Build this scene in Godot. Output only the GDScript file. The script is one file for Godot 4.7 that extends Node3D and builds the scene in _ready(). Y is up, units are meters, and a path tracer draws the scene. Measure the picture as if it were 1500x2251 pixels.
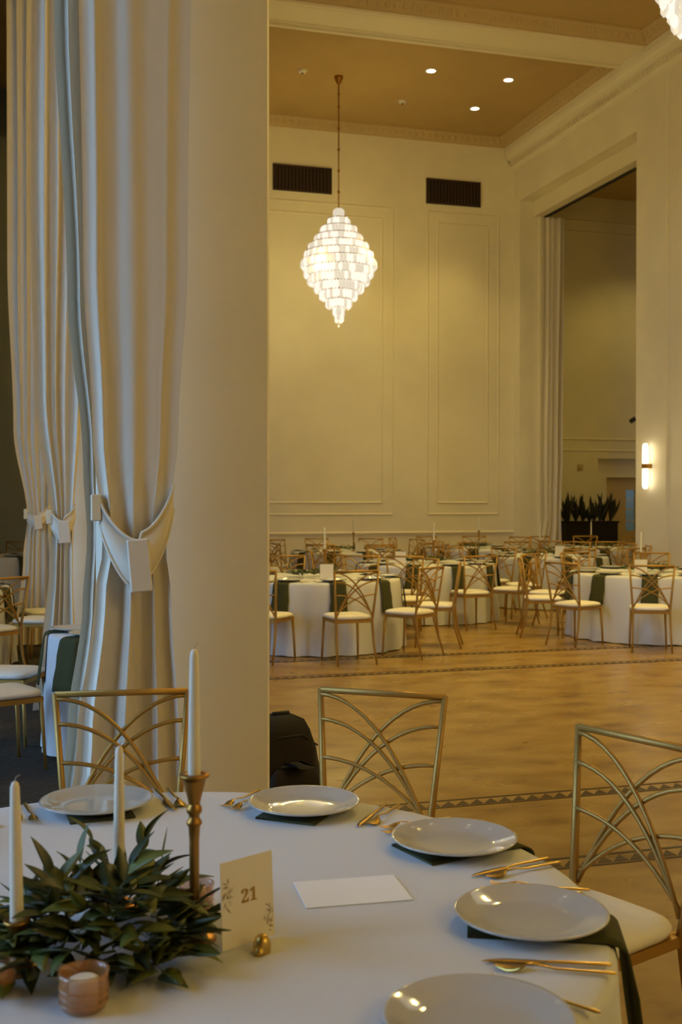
extends Node3D
# A hall set for a banquet: warm chandeliers and downlights, cool daylight from tall aisle windows.
# World axes: -z runs down the hall, x to the sconce wall, y up; the camera stands above (0, 0).

const CEIL := 9.0
const FAR := -21.0
const RIGHT := 9.85
const TOP := 0.76            # table height
const TR := 0.94             # table radius

var M := {}
var used := {}
var chair_proto: Node3D
var meshes := {}

# ------------------------------------------------------------------ helpers
func numbered(n: String) -> String:
	if not used.has(n):
		used[n] = 0
		return n
	used[n] += 1
	return "%s_%03d" % [n, used[n]]

func tag(o: Node, label: String, category := "", group := "", kind := "") -> Node:
	if label != "": o.set_meta("label", label)
	if category != "": o.set_meta("category", category)
	if group != "": o.set_meta("group", group)
	if kind != "": o.set_meta("kind", kind)
	return o

func thing(called: String, label: String, category: String, at := Vector3.ZERO, turn := 0.0, group := "") -> Node3D:
	var o := Node3D.new()
	o.name = numbered(called)
	add_child(o)
	o.position = at
	o.rotation.y = turn
	tag(o, label, category, group)
	return o

func part(called: String, mesh: Mesh, m: Material, parent: Node, at := Vector3.ZERO, basis := Basis.IDENTITY) -> MeshInstance3D:
	var o := MeshInstance3D.new()
	o.name = numbered(called) if parent == self else called
	o.mesh = mesh
	if m: o.material_override = m
	parent.add_child(o, true)
	o.transform = Transform3D(basis, at)
	return o

func struct_(called: String, mesh: Mesh, m: Material, label: String) -> MeshInstance3D:
	var o := part(called, mesh, m, self)
	tag(o, label, "", "", "structure")
	return o

func copy(o: Node3D, label: String, group: String, at: Vector3, turn: float) -> Node3D:
	var c: Node3D = o.duplicate()
	var base: String = o.name
	var cut := base.rfind("_")
	if cut > 0 and base.substr(cut + 1).is_valid_int(): base = base.substr(0, cut)
	c.name = numbered(base)
	add_child(c)
	c.position = at
	c.rotation = Vector3(0, turn, 0)
	c.set_meta("label", label)
	if group != "": c.set_meta("group", group)
	return c

func tool(smooth := false) -> SurfaceTool:
	var st := SurfaceTool.new()
	st.begin(Mesh.PRIMITIVE_TRIANGLES)
	st.set_smooth_group(0 if smooth else -1)
	return st

func done(st: SurfaceTool, onto: ArrayMesh = null) -> ArrayMesh:
	st.index()
	st.generate_normals()
	return st.commit(onto) if onto else st.commit()

func tri(st: SurfaceTool, a: Vector3, b: Vector3, c: Vector3) -> void:
	# a, b, c counter-clockwise seen from outside; Godot wants clockwise
	st.add_vertex(a); st.add_vertex(c); st.add_vertex(b)

func quad(st: SurfaceTool, a: Vector3, b: Vector3, c: Vector3, d: Vector3) -> void:
	tri(st, a, b, c)
	tri(st, a, c, d)

func box(st: SurfaceTool, lo: Vector3, hi: Vector3, t := Transform3D.IDENTITY) -> void:
	var p := []
	for i in 8:
		p.append(t * Vector3(hi.x if i & 1 else lo.x, hi.y if i & 2 else lo.y, hi.z if i & 4 else lo.z))
	quad(st, p[4], p[5], p[7], p[6])
	quad(st, p[1], p[0], p[2], p[3])
	quad(st, p[5], p[1], p[3], p[7])
	quad(st, p[0], p[4], p[6], p[2])
	quad(st, p[6], p[7], p[3], p[2])
	quad(st, p[0], p[1], p[5], p[4])

func box_mesh(lo: Vector3, hi: Vector3) -> ArrayMesh:
	var st := tool()
	box(st, lo, hi)
	return done(st)

# box with chamfered edges
func cbox(st: SurfaceTool, lo: Vector3, hi: Vector3, r: float, t := Transform3D.IDENTITY) -> void:
	var c := (lo + hi) * 0.5
	var h := (hi - lo) * 0.5
	var faces := [[Vector3.RIGHT, Vector3.UP, Vector3.BACK], [Vector3.UP, Vector3.BACK, Vector3.RIGHT], [Vector3.BACK, Vector3.RIGHT, Vector3.UP]]
	for f in faces:
		for s in [-1.0, 1.0]:
			var n: Vector3 = f[0]
			var u: Vector3 = f[1]
			var v: Vector3 = f[2]
			var o: Vector3 = n * (n.dot(h) * s)
			var du: Vector3 = u * (u.dot(h) - r)
			var dv: Vector3 = v * (v.dot(h) - r)
			if s > 0: quad(st, t * (c + o - du - dv), t * (c + o + du - dv), t * (c + o + du + dv), t * (c + o - du + dv))
			else: quad(st, t * (c + o - du - dv), t * (c + o - du + dv), t * (c + o + du + dv), t * (c + o + du - dv))
	for f in faces:   # 12 edges: along f[0]
		var a: Vector3 = f[0]
		var u: Vector3 = f[1]
		var v: Vector3 = f[2]
		var da: Vector3 = a * (a.dot(h) - r)
		for su in [-1.0, 1.0]:
			for sv in [-1.0, 1.0]:
				var p1: Vector3 = c + u * (u.dot(h) * su) + v * ((v.dot(h) - r) * sv)
				var p2: Vector3 = c + u * ((u.dot(h) - r) * su) + v * (v.dot(h) * sv)
				_edge(st, t, p1, p2, da, su * sv > 0)
	for sx in [-1.0, 1.0]:
		for sy in [-1.0, 1.0]:
			for sz in [-1.0, 1.0]:
				var q := Vector3(h.x * sx, h.y * sy, h.z * sz)
				var a1 := c + q - Vector3(0, r * sy, r * sz)
				var a2 := c + q - Vector3(r * sx, 0, r * sz)
				var a3 := c + q - Vector3(r * sx, r * sy, 0)
				if sx * sy * sz > 0: tri(st, t * a1, t * a2, t * a3)
				else: tri(st, t * a1, t * a3, t * a2)

func _edge(st: SurfaceTool, t: Transform3D, p1: Vector3, p2: Vector3, da: Vector3, same: bool) -> void:
	if same: quad(st, t * (p1 - da), t * (p2 - da), t * (p2 + da), t * (p1 + da))
	else: quad(st, t * (p1 + da), t * (p2 + da), t * (p2 - da), t * (p1 - da))

# tube along points, radius may vary; square = sides 4
func tube(st: SurfaceTool, pts: Array, rads: Array, sides := 8, caps := true, roll := 0.0) -> void:
	var rings := []
	var up := Vector3.UP
	for i in pts.size():
		var d: Vector3 = (pts[min(i + 1, pts.size() - 1)] - pts[max(i - 1, 0)]).normalized()
		var ref := up if abs(d.dot(up)) < 0.93 else Vector3.BACK
		if i > 0: ref = rings[i - 1][sides]
		var x := (ref - d * ref.dot(d)).normalized()
		var y := d.cross(x)
		var ring := []
		for k in sides:
			var a := TAU * k / sides + roll
			ring.append(pts[i] + (x * cos(a) + y * sin(a)) * rads[min(i, rads.size() - 1)])
		ring.append(x)
		rings.append(ring)
	for i in pts.size() - 1:
		for k in sides:
			var k2 := (k + 1) % sides
			quad(st, rings[i][k], rings[i][k2], rings[i + 1][k2], rings[i + 1][k])
	if caps:
		var n := pts.size() - 1
		for k in range(1, sides - 1):
			tri(st, rings[0][0], rings[0][k + 1], rings[0][k])
			tri(st, rings[n][0], rings[n][k], rings[n][k + 1])

func tube_mesh(pts: Array, rads: Array, sides := 8, smooth := true, roll := 0.0) -> ArrayMesh:
	var st := tool(smooth)
	tube(st, pts, rads, sides, true, roll)
	return done(st)

# lathe about y; profile listed from the bottom outside to the top, [r, y]
func lathe(st: SurfaceTool, prof: Array, segs := 24, at := Vector3.ZERO) -> void:
	for i in prof.size() - 1:
		for k in segs:
			var a0 := TAU * k / segs
			var a1 := TAU * ((k + 1) % segs) / segs
			var r0: float = prof[i][0]
			var r1: float = prof[i + 1][0]
			var p := at + Vector3(cos(a0) * r0, prof[i][1], -sin(a0) * r0)
			var q := at + Vector3(cos(a1) * r0, prof[i][1], -sin(a1) * r0)
			var s := at + Vector3(cos(a1) * r1, prof[i + 1][1], -sin(a1) * r1)
			var t := at + Vector3(cos(a0) * r1, prof[i + 1][1], -sin(a0) * r1)
			if r0 > 1e-5: tri(st, p, q, s if r1 > 1e-5 else t)
			if r1 > 1e-5: tri(st, p, s, t)

func lathe_mesh(prof: Array, segs := 24, smooth := true) -> ArrayMesh:
	var st := tool(smooth)
	lathe(st, prof, segs)
	return done(st)

# extrude an open profile [out, y] from a to b; out points along o
func extrude(st: SurfaceTool, prof: Array, a: Vector3, b: Vector3, o: Vector3) -> void:
	var flip: bool = (b - a).cross(Vector3.UP).dot(o) < 0
	for i in prof.size() - 1:
		var p0: Vector3 = o * prof[i][0] + Vector3.UP * prof[i][1]
		var p1: Vector3 = o * prof[i + 1][0] + Vector3.UP * prof[i + 1][1]
		if flip: quad(st, a + p0, a + p1, b + p1, b + p0)
		else: quad(st, b + p0, b + p1, a + p1, a + p0)
	for e in 2:
		var c: Vector3 = [a, b][e]
		for i in range(1, prof.size() - 1):
			var v := []
			for k in [0, i, i + 1]: v.append(c + o * prof[k][0] + Vector3.UP * prof[k][1])
			tri(st, v[0], v[1], v[2])

# ------------------------------------------------------------------ textures and materials
func noise_image(size: int, freq: float, seed_: int, octaves := 4, stretch := Vector2.ONE) -> Image:
	var n := FastNoiseLite.new()
	n.seed = seed_
	n.noise_type = FastNoiseLite.TYPE_SIMPLEX_SMOOTH
	n.frequency = freq
	n.fractal_octaves = octaves
	var im := n.get_seamless_image(size, size, false, false, 0.15)
	im.convert(Image.FORMAT_L8)
	return im

func ramp_texture(im: Image, stops: Array) -> ImageTexture:
	var out := Image.create(im.get_width(), im.get_height(), true, Image.FORMAT_RGB8)
	var g := Gradient.new()
	g.offsets = PackedFloat32Array(stops.map(func(s): return s[0]))
	g.colors = PackedColorArray(stops.map(func(s): return s[1]))
	var lut := []
	for i in 256: lut.append(g.sample(i / 255.0))
	for y in im.get_height():
		for x in im.get_width():
			out.set_pixel(x, y, lut[int(im.get_pixel(x, y).r * 255.0)])
	out.generate_mipmaps()
	return ImageTexture.create_from_image(out)

func normal_texture(im: Image, k: float) -> ImageTexture:
	var c := im.duplicate()
	c.convert(Image.FORMAT_RGBA8)
	c.bump_map_to_normal_map(k)
	c.generate_mipmaps()
	return ImageTexture.create_from_image(c)

func mat(color: Color, rough := 0.7, metal := 0.0) -> StandardMaterial3D:
	var m := StandardMaterial3D.new()
	m.albedo_color = color
	m.roughness = rough
	m.metallic = metal
	return m

func tri_tex(m: StandardMaterial3D, tex: Texture2D, scale: float, nrm: Texture2D = null, k := 0.3, world := true) -> StandardMaterial3D:
	if tex: m.albedo_texture = tex
	if nrm:
		m.normal_enabled = true
		m.normal_texture = nrm
		m.normal_scale = k
	m.uv1_triplanar = true
	m.uv1_world_triplanar = world
	m.uv1_scale = Vector3.ONE * scale
	return m

func glow(color: Color, e: float) -> StandardMaterial3D:
	var m := mat(color, 0.35)
	m.emission_enabled = true
	m.emission = color
	m.emission_energy_multiplier = e
	return m

func weave_image() -> Image:
	var im := Image.create(64, 64, false, Image.FORMAT_L8)
	for y in 64:
		for x in 64:
			var v := 0.5 + 0.25 * sin(TAU * x / 8.0) * (1.0 if (y / 4) % 2 else -1.0) + 0.25 * sin(TAU * y / 8.0)
			im.set_pixel(x, y, Color(v, v, v))
	return im

func materials() -> void:
	var fine := noise_image(256, 0.03, 3)
	var soft := noise_image(256, 0.008, 5)
	var weave := weave_image()
	var plaster := ramp_texture(soft, [[0.0, Color(0.955, 0.955, 0.955)], [1.0, Color(1, 1, 1)]])
	M.wall = tri_tex(mat(Color(0.93, 0.90, 0.80), 0.62), plaster, 0.35, normal_texture(fine, 1.5), 0.12)
	M.pillar = tri_tex(mat(Color(0.945, 0.915, 0.83), 0.6), plaster, 0.35, normal_texture(fine, 1.5), 0.12)
	M.ceiling = tri_tex(mat(Color(0.74, 0.63, 0.42), 0.8), plaster, 0.3)
	M.trim = mat(Color(0.90, 0.865, 0.76), 0.55)
	M.ornament = mat(Color(0.76, 0.67, 0.49), 0.7)
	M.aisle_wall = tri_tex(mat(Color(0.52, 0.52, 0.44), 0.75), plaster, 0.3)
	# travertine floor: streaks and darker stains
	var veins := noise_image(512, 0.012, 11, 5)
	M.floor = tri_tex(mat(Color(1, 1, 1), 0.34), ramp_texture(veins, [[0.0, Color(0.40, 0.28, 0.12)], [0.25, Color(0.53, 0.41, 0.19)], [0.5, Color(0.585, 0.465, 0.23)], [0.75, Color(0.615, 0.50, 0.265)], [1.0, Color(0.66, 0.555, 0.33)]]), 0.42)
	M.floor.uv1_scale = Vector3(0.27, 0.42, 0.5)
	var rb := noise_image(256, 0.02, 17, 4)
	M.floor.roughness_texture = ramp_texture(rb, [[0.0, Color(0.75, 0.75, 0.75)], [1.0, Color(1, 1, 1)]])
	M.inlay = mat(Color(0.20, 0.13, 0.07), 0.4)
	M.inlay_light = mat(Color(0.70, 0.57, 0.38), 0.4)
	M.stain = mat(Color(0.38, 0.27, 0.15), 0.45)
	M.carpet = tri_tex(mat(Color(1, 1, 1), 0.95), ramp_texture(noise_image(256, 0.09, 23), [[0.0, Color(0.13, 0.105, 0.06)], [1.0, Color(0.21, 0.175, 0.11)]]), 1.6, normal_texture(fine, 4.0), 0.5)
	M.cloth = tri_tex(mat(Color(0.81, 0.815, 0.825), 0.9), null, 40.0, normal_texture(weave, 2.0), 0.12)
	M.curtain = tri_tex(mat(Color(0.875, 0.84, 0.77), 0.9), null, 40.0, normal_texture(weave, 2.0), 0.15)
	M.gold = mat(Color(0.68, 0.53, 0.26), 0.48, 0.6)
	M.gold_leg = M.gold
	M.cutlery = mat(Color(0.78, 0.65, 0.34), 0.32, 0.95)
	M.brass = mat(Color(0.66, 0.48, 0.22), 0.36, 0.9)
	M.seat = tri_tex(mat(Color(0.90, 0.88, 0.83), 0.75), null, 12.0, normal_texture(weave, 1.0), 0.08)
	M.plate = mat(Color(0.70, 0.695, 0.67), 0.07)
	M.plate.clearcoat_enabled = true
	M.plate.clearcoat = 0.6
	M.plate.clearcoat_roughness = 0.05
	M.napkin = tri_tex(mat(Color(0.245, 0.245, 0.11), 0.92), null, 16.0, normal_texture(weave, 2.0), 0.3)
	M.wax = mat(Color(0.90, 0.88, 0.80), 0.5)
	M.wax.subsurf_scatter_enabled = true
	M.wax.subsurf_scatter_strength = 0.2
	M.wick = mat(Color(0.75, 0.70, 0.60), 0.9)
	M.leaves = [mat(Color(0.23, 0.26, 0.07), 0.45), mat(Color(0.30, 0.33, 0.10), 0.45), mat(Color(0.17, 0.20, 0.05), 0.45), mat(Color(0.40, 0.42, 0.17), 0.5)]
	for l in M.leaves:
		l.backlight_enabled = true
		l.backlight = Color(0.12, 0.16, 0.03)
	M.stem = mat(Color(0.36, 0.38, 0.2), 0.7)
	M.paper = mat(Color(0.90, 0.87, 0.80), 0.8)
	M.white_paper = mat(Color(0.93, 0.93, 0.93), 0.7)
	M.gold_ink = mat(Color(0.66, 0.50, 0.12), 0.45, 0.15)
	M.grey_ink = mat(Color(0.60, 0.54, 0.46), 0.8)
	M.amber = mat(Color(0.78, 0.55, 0.32), 0.18)
	M.amber.transparency = BaseMaterial3D.TRANSPARENCY_ALPHA
	M.amber.albedo_color.a = 0.38
	M.vent = mat(Color(0.20, 0.12, 0.06), 0.6)
	M.vent_dark = mat(Color(0.10, 0.06, 0.03), 0.9)
	M.black = mat(Color(0.055, 0.05, 0.048), 0.7)
	M.bag = tri_tex(mat(Color(0.10, 0.075, 0.06), 0.85), null, 14.0, normal_texture(weave, 2.0), 0.4)
	M.planter = mat(Color(0.05, 0.045, 0.04), 0.5)
	M.plant = mat(Color(0.10, 0.12, 0.06), 0.5)
	M.plant_edge = mat(Color(0.17, 0.17, 0.08), 0.5)
	M.door = mat(Color(0.78, 0.70, 0.54), 0.55)
	M.glass = mat(Color(0.42, 0.58, 0.60, 0.90), 0.04)
	M.glass.transparency = BaseMaterial3D.TRANSPARENCY_ALPHA
	M.clear = mat(Color(0.97, 0.98, 0.98, 0.08), 0.02)
	M.clear.transparency = BaseMaterial3D.TRANSPARENCY_ALPHA
	M.outside = mat(Color(0.42, 0.43, 0.42), 0.9)
	M.lamp = glow(Color(1.0, 0.93, 0.80), 6.0)
	M.tube = glow(Color(1.0, 0.95, 0.84), 4.0)
	M.crystal = glow(Color(1.0, 0.965, 0.89), 1.02)
	M.crystal_soft = glow(Color(1.0, 0.945, 0.84), 0.72)
	for c in [M.crystal, M.crystal_soft]: c.albedo_color = Color(0.42, 0.41, 0.38)
	M.white = mat(Color(0.85, 0.83, 0.78), 0.5)

# ------------------------------------------------------------------ camera, sky, light
func look() -> void:
	var cam := Camera3D.new()
	cam.name = "camera"
	cam.fov = 49.35
	cam.near = 0.05
	cam.far = 200.0
	cam.position = Vector3(0, 1.6, 0)
	cam.rotation_degrees = Vector3(-0.53, -16.33, 0)
	cam.current = true
	var lens := CameraAttributesPhysical.new()
	lens.frustum_focal_length = 26.12
	lens.frustum_focus_distance = 4.2
	lens.exposure_aperture = 3.4
	cam.attributes = lens
	cam.fov = 49.35
	add_child(cam)
	var sky := ProceduralSkyMaterial.new()       # overcast, cool evening light
	sky.sky_top_color = Color(0.60, 0.79, 1.0)
	sky.sky_horizon_color = Color(0.72, 0.85, 1.0)
	sky.ground_horizon_color = Color(0.62, 0.68, 0.74)
	sky.ground_bottom_color = Color(0.40, 0.43, 0.46)
	var s := Sky.new()
	s.sky_material = sky
	var e := Environment.new()
	e.background_mode = Environment.BG_SKY
	e.sky = s
	e.background_energy_multiplier = 10.5
	e.tonemap_mode = Environment.TONE_MAPPER_LINEAR
	e.tonemap_exposure = 1.0
	e.sdfgi_enabled = true
	e.ssao_enabled = true
	e.ssil_enabled = true
	var w := WorldEnvironment.new()
	w.name = "surroundings"
	w.environment = e
	add_child(w)

const WARM := Color(1.0, 0.87, 0.49)

func omni(parent: Node, at: Vector3, e: float, size: float, color := WARM) -> void:
	var l := OmniLight3D.new()
	l.name = "lamp_light"
	l.light_color = color
	l.light_energy = e
	l.light_size = size
	l.omni_range = 40.0
	l.omni_attenuation = 2.0
	l.shadow_enabled = true
	parent.add_child(l, true)
	l.position = at

func spot(parent: Node, at: Vector3, e: float, angle: float, size: float, color := WARM) -> void:
	var l := SpotLight3D.new()
	l.name = "lamp_light"
	l.light_color = color
	l.light_energy = e
	l.light_size = size
	l.spot_range = 40.0
	l.spot_attenuation = 2.0
	l.spot_angle = angle
	l.spot_angle_attenuation = 0.6
	l.shadow_enabled = true
	parent.add_child(l, true)
	l.position = at
	l.rotation_degrees = Vector3(-90, 0, 0)

# ------------------------------------------------------------------ the room
func window_zs() -> Array: return [-2.5, -6.3]

func room() -> void:
	# floors
	var fl := struct_("floor", box_mesh(Vector3(0.3, -0.3, -23.0), Vector3(16.0, 0, 8.0)), M.floor, "worn tan stone floor of the hall with dark inlaid borders")
	inlays(fl)
	struct_("floor_aisle", box_mesh(Vector3(-6.3, -0.3, -23.0), Vector3(0.3, 0, 8.0)), M.carpet, "dark carpeted aisle floor behind the curtains")
	# ceiling, in two bays with a flat beam between
	struct_("ceiling", box_mesh(Vector3(-6.3, CEIL, -23.0), Vector3(16.0, CEIL + 0.3, 8.0)), M.ceiling, "plain tan ceiling with recessed lamps")
	var bm := tool()
	box(bm, Vector3(1.0, 8.82, -16.5), Vector3(RIGHT, CEIL, -15.66))
	var beam := struct_("trim_1", done(bm), M.trim, "flat cream ceiling beam crossing the hall")
	var bl := tool()
	for r in [[-16.5, -16.43, 0.05], [-16.40, -16.37, 0.025], [-15.80, -15.77, 0.025], [-15.73, -15.66, 0.04]]:
		box(bl, Vector3(1.0, 8.82 - r[2], r[0]), Vector3(RIGHT - 0.2, 8.82, r[1]))
	part("fillet", done(bl), M.trim, beam)
	# far wall
	struct_("wall_far", box_mesh(Vector3(-6.3, 0, FAR - 0.3), Vector3(RIGHT + 0.57, CEIL, FAR)), M.wall, "tall cream far wall with moulded panels")
	# sconce wall with a tall opening
	var rw := tool()
	box(rw, Vector3(RIGHT, 0, -16.23), Vector3(RIGHT + 0.57, CEIL, 8.0))
	box(rw, Vector3(RIGHT, 7.70, -20.72), Vector3(RIGHT + 0.57, CEIL, -16.23))
	box(rw, Vector3(RIGHT, 0, FAR), Vector3(RIGHT + 0.57, CEIL, -20.72))
	for r in [[-16.23, -15.35], [-11.0, -10.1], [-4.6, -3.7]]: box(rw, Vector3(RIGHT - 0.04, 0, r[0]), Vector3(RIGHT, 8.36, r[1]))
	struct_("wall_right", done(rw), M.wall, "cream side wall with a tall curtained opening")
	# lining of the opening: an inner architrave step and the dark curtain track
	var lin := tool()
	box(lin, Vector3(RIGHT + 0.30, 7.40, -20.72), Vector3(RIGHT + 0.57, 7.70, -16.23))
	var lintel := struct_("trim_2", done(lin), M.trim, "stepped lining under the head of the tall opening")
	var tr := tool()
	box(tr, Vector3(RIGHT + 0.50, 7.36, -20.70), Vector3(RIGHT + 0.545, 7.40, -16.25))
	part("curtain_track", done(tr), M.black, lintel)
	var jm := tool()
	box(jm, Vector3(RIGHT + 0.42, 0, -20.72), Vector3(RIGHT + 0.57, 7.40, -20.64))
	part("jamb_strip", done(jm), M.trim, lintel)
	# side room behind the opening
	var sr := tool()
	box(sr, Vector3(RIGHT + 0.57, 0, -22.7), Vector3(12.58, 8.4, -22.4))
	box(sr, Vector3(12.58, 2.57, -22.7), Vector3(16.0, 8.4, -22.4))
	box(sr, Vector3(14.5, 0, -22.7), Vector3(16.0, 2.57, -22.4))
	struct_("wall_side_room", done(sr), M.wall, "dim cream wall of the side room behind the opening")
	struct_("wall_side_room_return", box_mesh(Vector3(RIGHT + 0.27, 0, -22.7), Vector3(RIGHT + 0.57, 8.4, FAR - 0.3)), M.wall, "short return wall between the hall and the side room, out of sight")
	struct_("wall_side_room_end", box_mesh(Vector3(15.7, 0, -22.4), Vector3(16.0, 8.4, -13.0)), M.wall, "end wall of the side room, out of sight")
	struct_("wall_side_room_front", box_mesh(Vector3(RIGHT + 0.57, 0, -13.3), Vector3(16.0, 8.4, -13.0)), M.wall, "front wall of the side room, out of sight")
	struct_("ceiling_side_room", box_mesh(Vector3(RIGHT + 0.57, 8.4, -22.7), Vector3(16.0, 8.7, -13.0)), M.ceiling, "ceiling of the side room behind the opening")
	var pl := tool()
	panel_lines(pl, Vector3(10.9, 2.75, -22.4), Vector3(15.0, 7.86, -22.4), 0.022)
	panel_lines(pl, Vector3(11.12, 3.0, -22.4), Vector3(14.8, 7.62, -22.4), 0.022)
	struct_("trim_3", done(pl), M.trim, "thin double panel moulding high on the side room wall")
	# panels on the far wall
	var pn := tool()
	panel_lines(pn, Vector3(7.967, 1.352, FAR), Vector3(9.512, 7.42, FAR), 0.02)
	panel_lines(pn, Vector3(8.182, 1.582, FAR), Vector3(9.27, 7.20, FAR), 0.02)
	struct_("trim_4", done(pn), M.trim, "narrow double panel moulding on the far wall near the corner")
	var pn2 := tool()
	panel_lines(pn2, Vector3(3.63, 1.352, FAR), Vector3(7.228, 7.42, FAR), 0.02)
	panel_lines(pn2, Vector3(3.86, 1.582, FAR), Vector3(7.0, 7.20, FAR), 0.02)
	struct_("trim_5", done(pn2), M.trim, "wide double panel moulding on the far wall behind the chandelier")
	var pn3 := tool()
	panel_lines(pn3, Vector3(1.35, 1.352, FAR), Vector3(2.89, 7.42, FAR), 0.02)
	panel_lines(pn3, Vector3(1.57, 1.582, FAR), Vector3(2.67, 7.20, FAR), 0.02)
	struct_("trim_6", done(pn3), M.trim, "narrow double panel moulding on the far wall behind the pillar")
	var rail := tool()
	extrude(rail, [[0, 0.95], [0.022, 0.955], [0.03, 0.985], [0.018, 1.0], [0, 1.005]], Vector3(1.0, 0, FAR), Vector3(RIGHT, 0, FAR), Vector3.BACK)
	struct_("trim_7", done(rail), M.trim, "low rail moulding along the far wall behind the chairs")
	var bs := tool()
	extrude(bs, [[0, 0], [0.03, 0], [0.03, 0.2], [0.012, 0.24], [0, 0.24]], Vector3(1.0, 0, FAR), Vector3(RIGHT, 0, FAR), Vector3.BACK)
	struct_("baseboard_far", done(bs), M.trim, "cream baseboard along the far wall")
	# crown mouldings with carved eggs
	crown("trim_8", "carved crown moulding along the far wall", Vector3(1.0, 0, FAR), Vector3(RIGHT - 0.16, 0, FAR), Vector3.BACK, 62)
	crown("trim_9", "carved crown moulding above the opening", Vector3(RIGHT - 0.22, 0, FAR), Vector3(RIGHT - 0.22, 0, -16.5), Vector3.LEFT, 32)
	crown("trim_10", "carved crown moulding along the near side of the beam", Vector3(1.0, 0, -15.66), Vector3(RIGHT - 0.16, 0, -15.66), Vector3.BACK, 62)
	crown("trim_11", "carved crown moulding above the wall lamp", Vector3(RIGHT - 0.22, 0, -15.66), Vector3(RIGHT - 0.22, 0, -5.0), Vector3.LEFT, 70)
	# entablature on the sconce wall
	var en := tool()
	extrude(en, [[0, 8.36], [0.035, 8.36], [0.05, 8.42], [0.07, 8.44], [0.07, 8.54], [0.15, 8.58], [0.16, 8.62], [0.20, 8.66], [0.22, 8.72], [0.22, CEIL], [0, CEIL]], Vector3(RIGHT, 0, FAR), Vector3(RIGHT, 0, 8.0), Vector3.LEFT)
	var ent := struct_("trim_12", done(en), M.wall, "stepped cream entablature under the ceiling along the side wall")
	var dn := tool()
	var z := FAR + 0.05
	while z < -12.0:
		box(dn, Vector3(RIGHT - 0.115, 8.455, z), Vector3(RIGHT - 0.069, 8.53, z + 0.06))
		z += 0.11
	tag(part("dentils", done(dn), M.trim, ent), "", "", "", "stuff")
	# aisle wall with tall windows, end walls
	var lw := tool()
	var zs := window_zs()
	var edge := 8.0
	for i in zs.size():
		box(lw, Vector3(-6.3, 0, zs[i] + 1.3), Vector3(-6.0, CEIL, edge))
		box(lw, Vector3(-6.3, 0, zs[i] - 1.3), Vector3(-6.0, 0.7, zs[i] + 1.3))
		box(lw, Vector3(-6.3, 7.2, zs[i] - 1.3), Vector3(-6.0, CEIL, zs[i] + 1.3))
		edge = zs[i] - 1.3
	box(lw, Vector3(-6.3, 0, FAR), Vector3(-6.0, CEIL, edge))
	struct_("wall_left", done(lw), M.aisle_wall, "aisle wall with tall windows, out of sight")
	struct_("wall_back", box_mesh(Vector3(-6.3, 0, 8.0), Vector3(16.0, CEIL, 8.3)), M.wall, "wall behind the viewer, out of sight")
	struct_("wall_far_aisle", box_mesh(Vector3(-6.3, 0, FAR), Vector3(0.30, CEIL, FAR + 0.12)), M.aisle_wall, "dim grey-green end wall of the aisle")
	for i in zs.size():
		var wn := Node3D.new()
		wn.name = "window_%d" % (i + 1)
		add_child(wn)
		wn.position = Vector3(-6.15, 0.7, zs[i])
		tag(wn, "tall aisle window, out of sight", "", "", "structure")
		var fr := tool()
		for zz in [-1.3, -0.44, 0.38, 1.24]: box(fr, Vector3(-0.04, 0, zz), Vector3(0.04, 6.5, zz + 0.06))
		for yy in [0.0, 1.6, 3.2, 4.8, 6.44]: box(fr, Vector3(-0.04, yy, -1.3), Vector3(0.04, yy + 0.06, 1.3))
		part("window_frame", done(fr), M.white, wn)
		part("pane", box_mesh(Vector3(-0.004, 0.03, -1.27), Vector3(0.004, 6.47, 1.27)), M.clear, wn)
	struct_("ground_outside", box_mesh(Vector3(-60, -0.6, -60), Vector3(60, -0.3, 60)), M.outside, "grey ground outside the windows")
	# header over the piers
	struct_("trim_13", box_mesh(Vector3(0.30, 7.9, FAR), Vector3(1.10, CEIL, 8.0)), M.wall, "deep cream header above the row of pillars")

func panel_lines(st: SurfaceTool, lo: Vector3, hi: Vector3, w: float) -> void:
	var z := lo.z
	var prof := [[0.0, -w], [0.012, -w * 0.7], [0.016, 0.0], [0.008, w * 0.6], [0.0, w]]
	extrude(st, prof, Vector3(lo.x, lo.y, z), Vector3(hi.x, lo.y, z), Vector3.BACK)
	extrude(st, prof, Vector3(lo.x, hi.y, z), Vector3(hi.x, hi.y, z), Vector3.BACK)
	for x in [lo.x, hi.x]:
		for i in prof.size() - 1:
			var a: Array = prof[i]
			var b: Array = prof[i + 1]
			quad(st, Vector3(x + a[1], lo.y, z + a[0]), Vector3(x + b[1], lo.y, z + b[0]), Vector3(x + b[1], hi.y, z + b[0]), Vector3(x + a[1], hi.y, z + a[0]))

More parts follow.
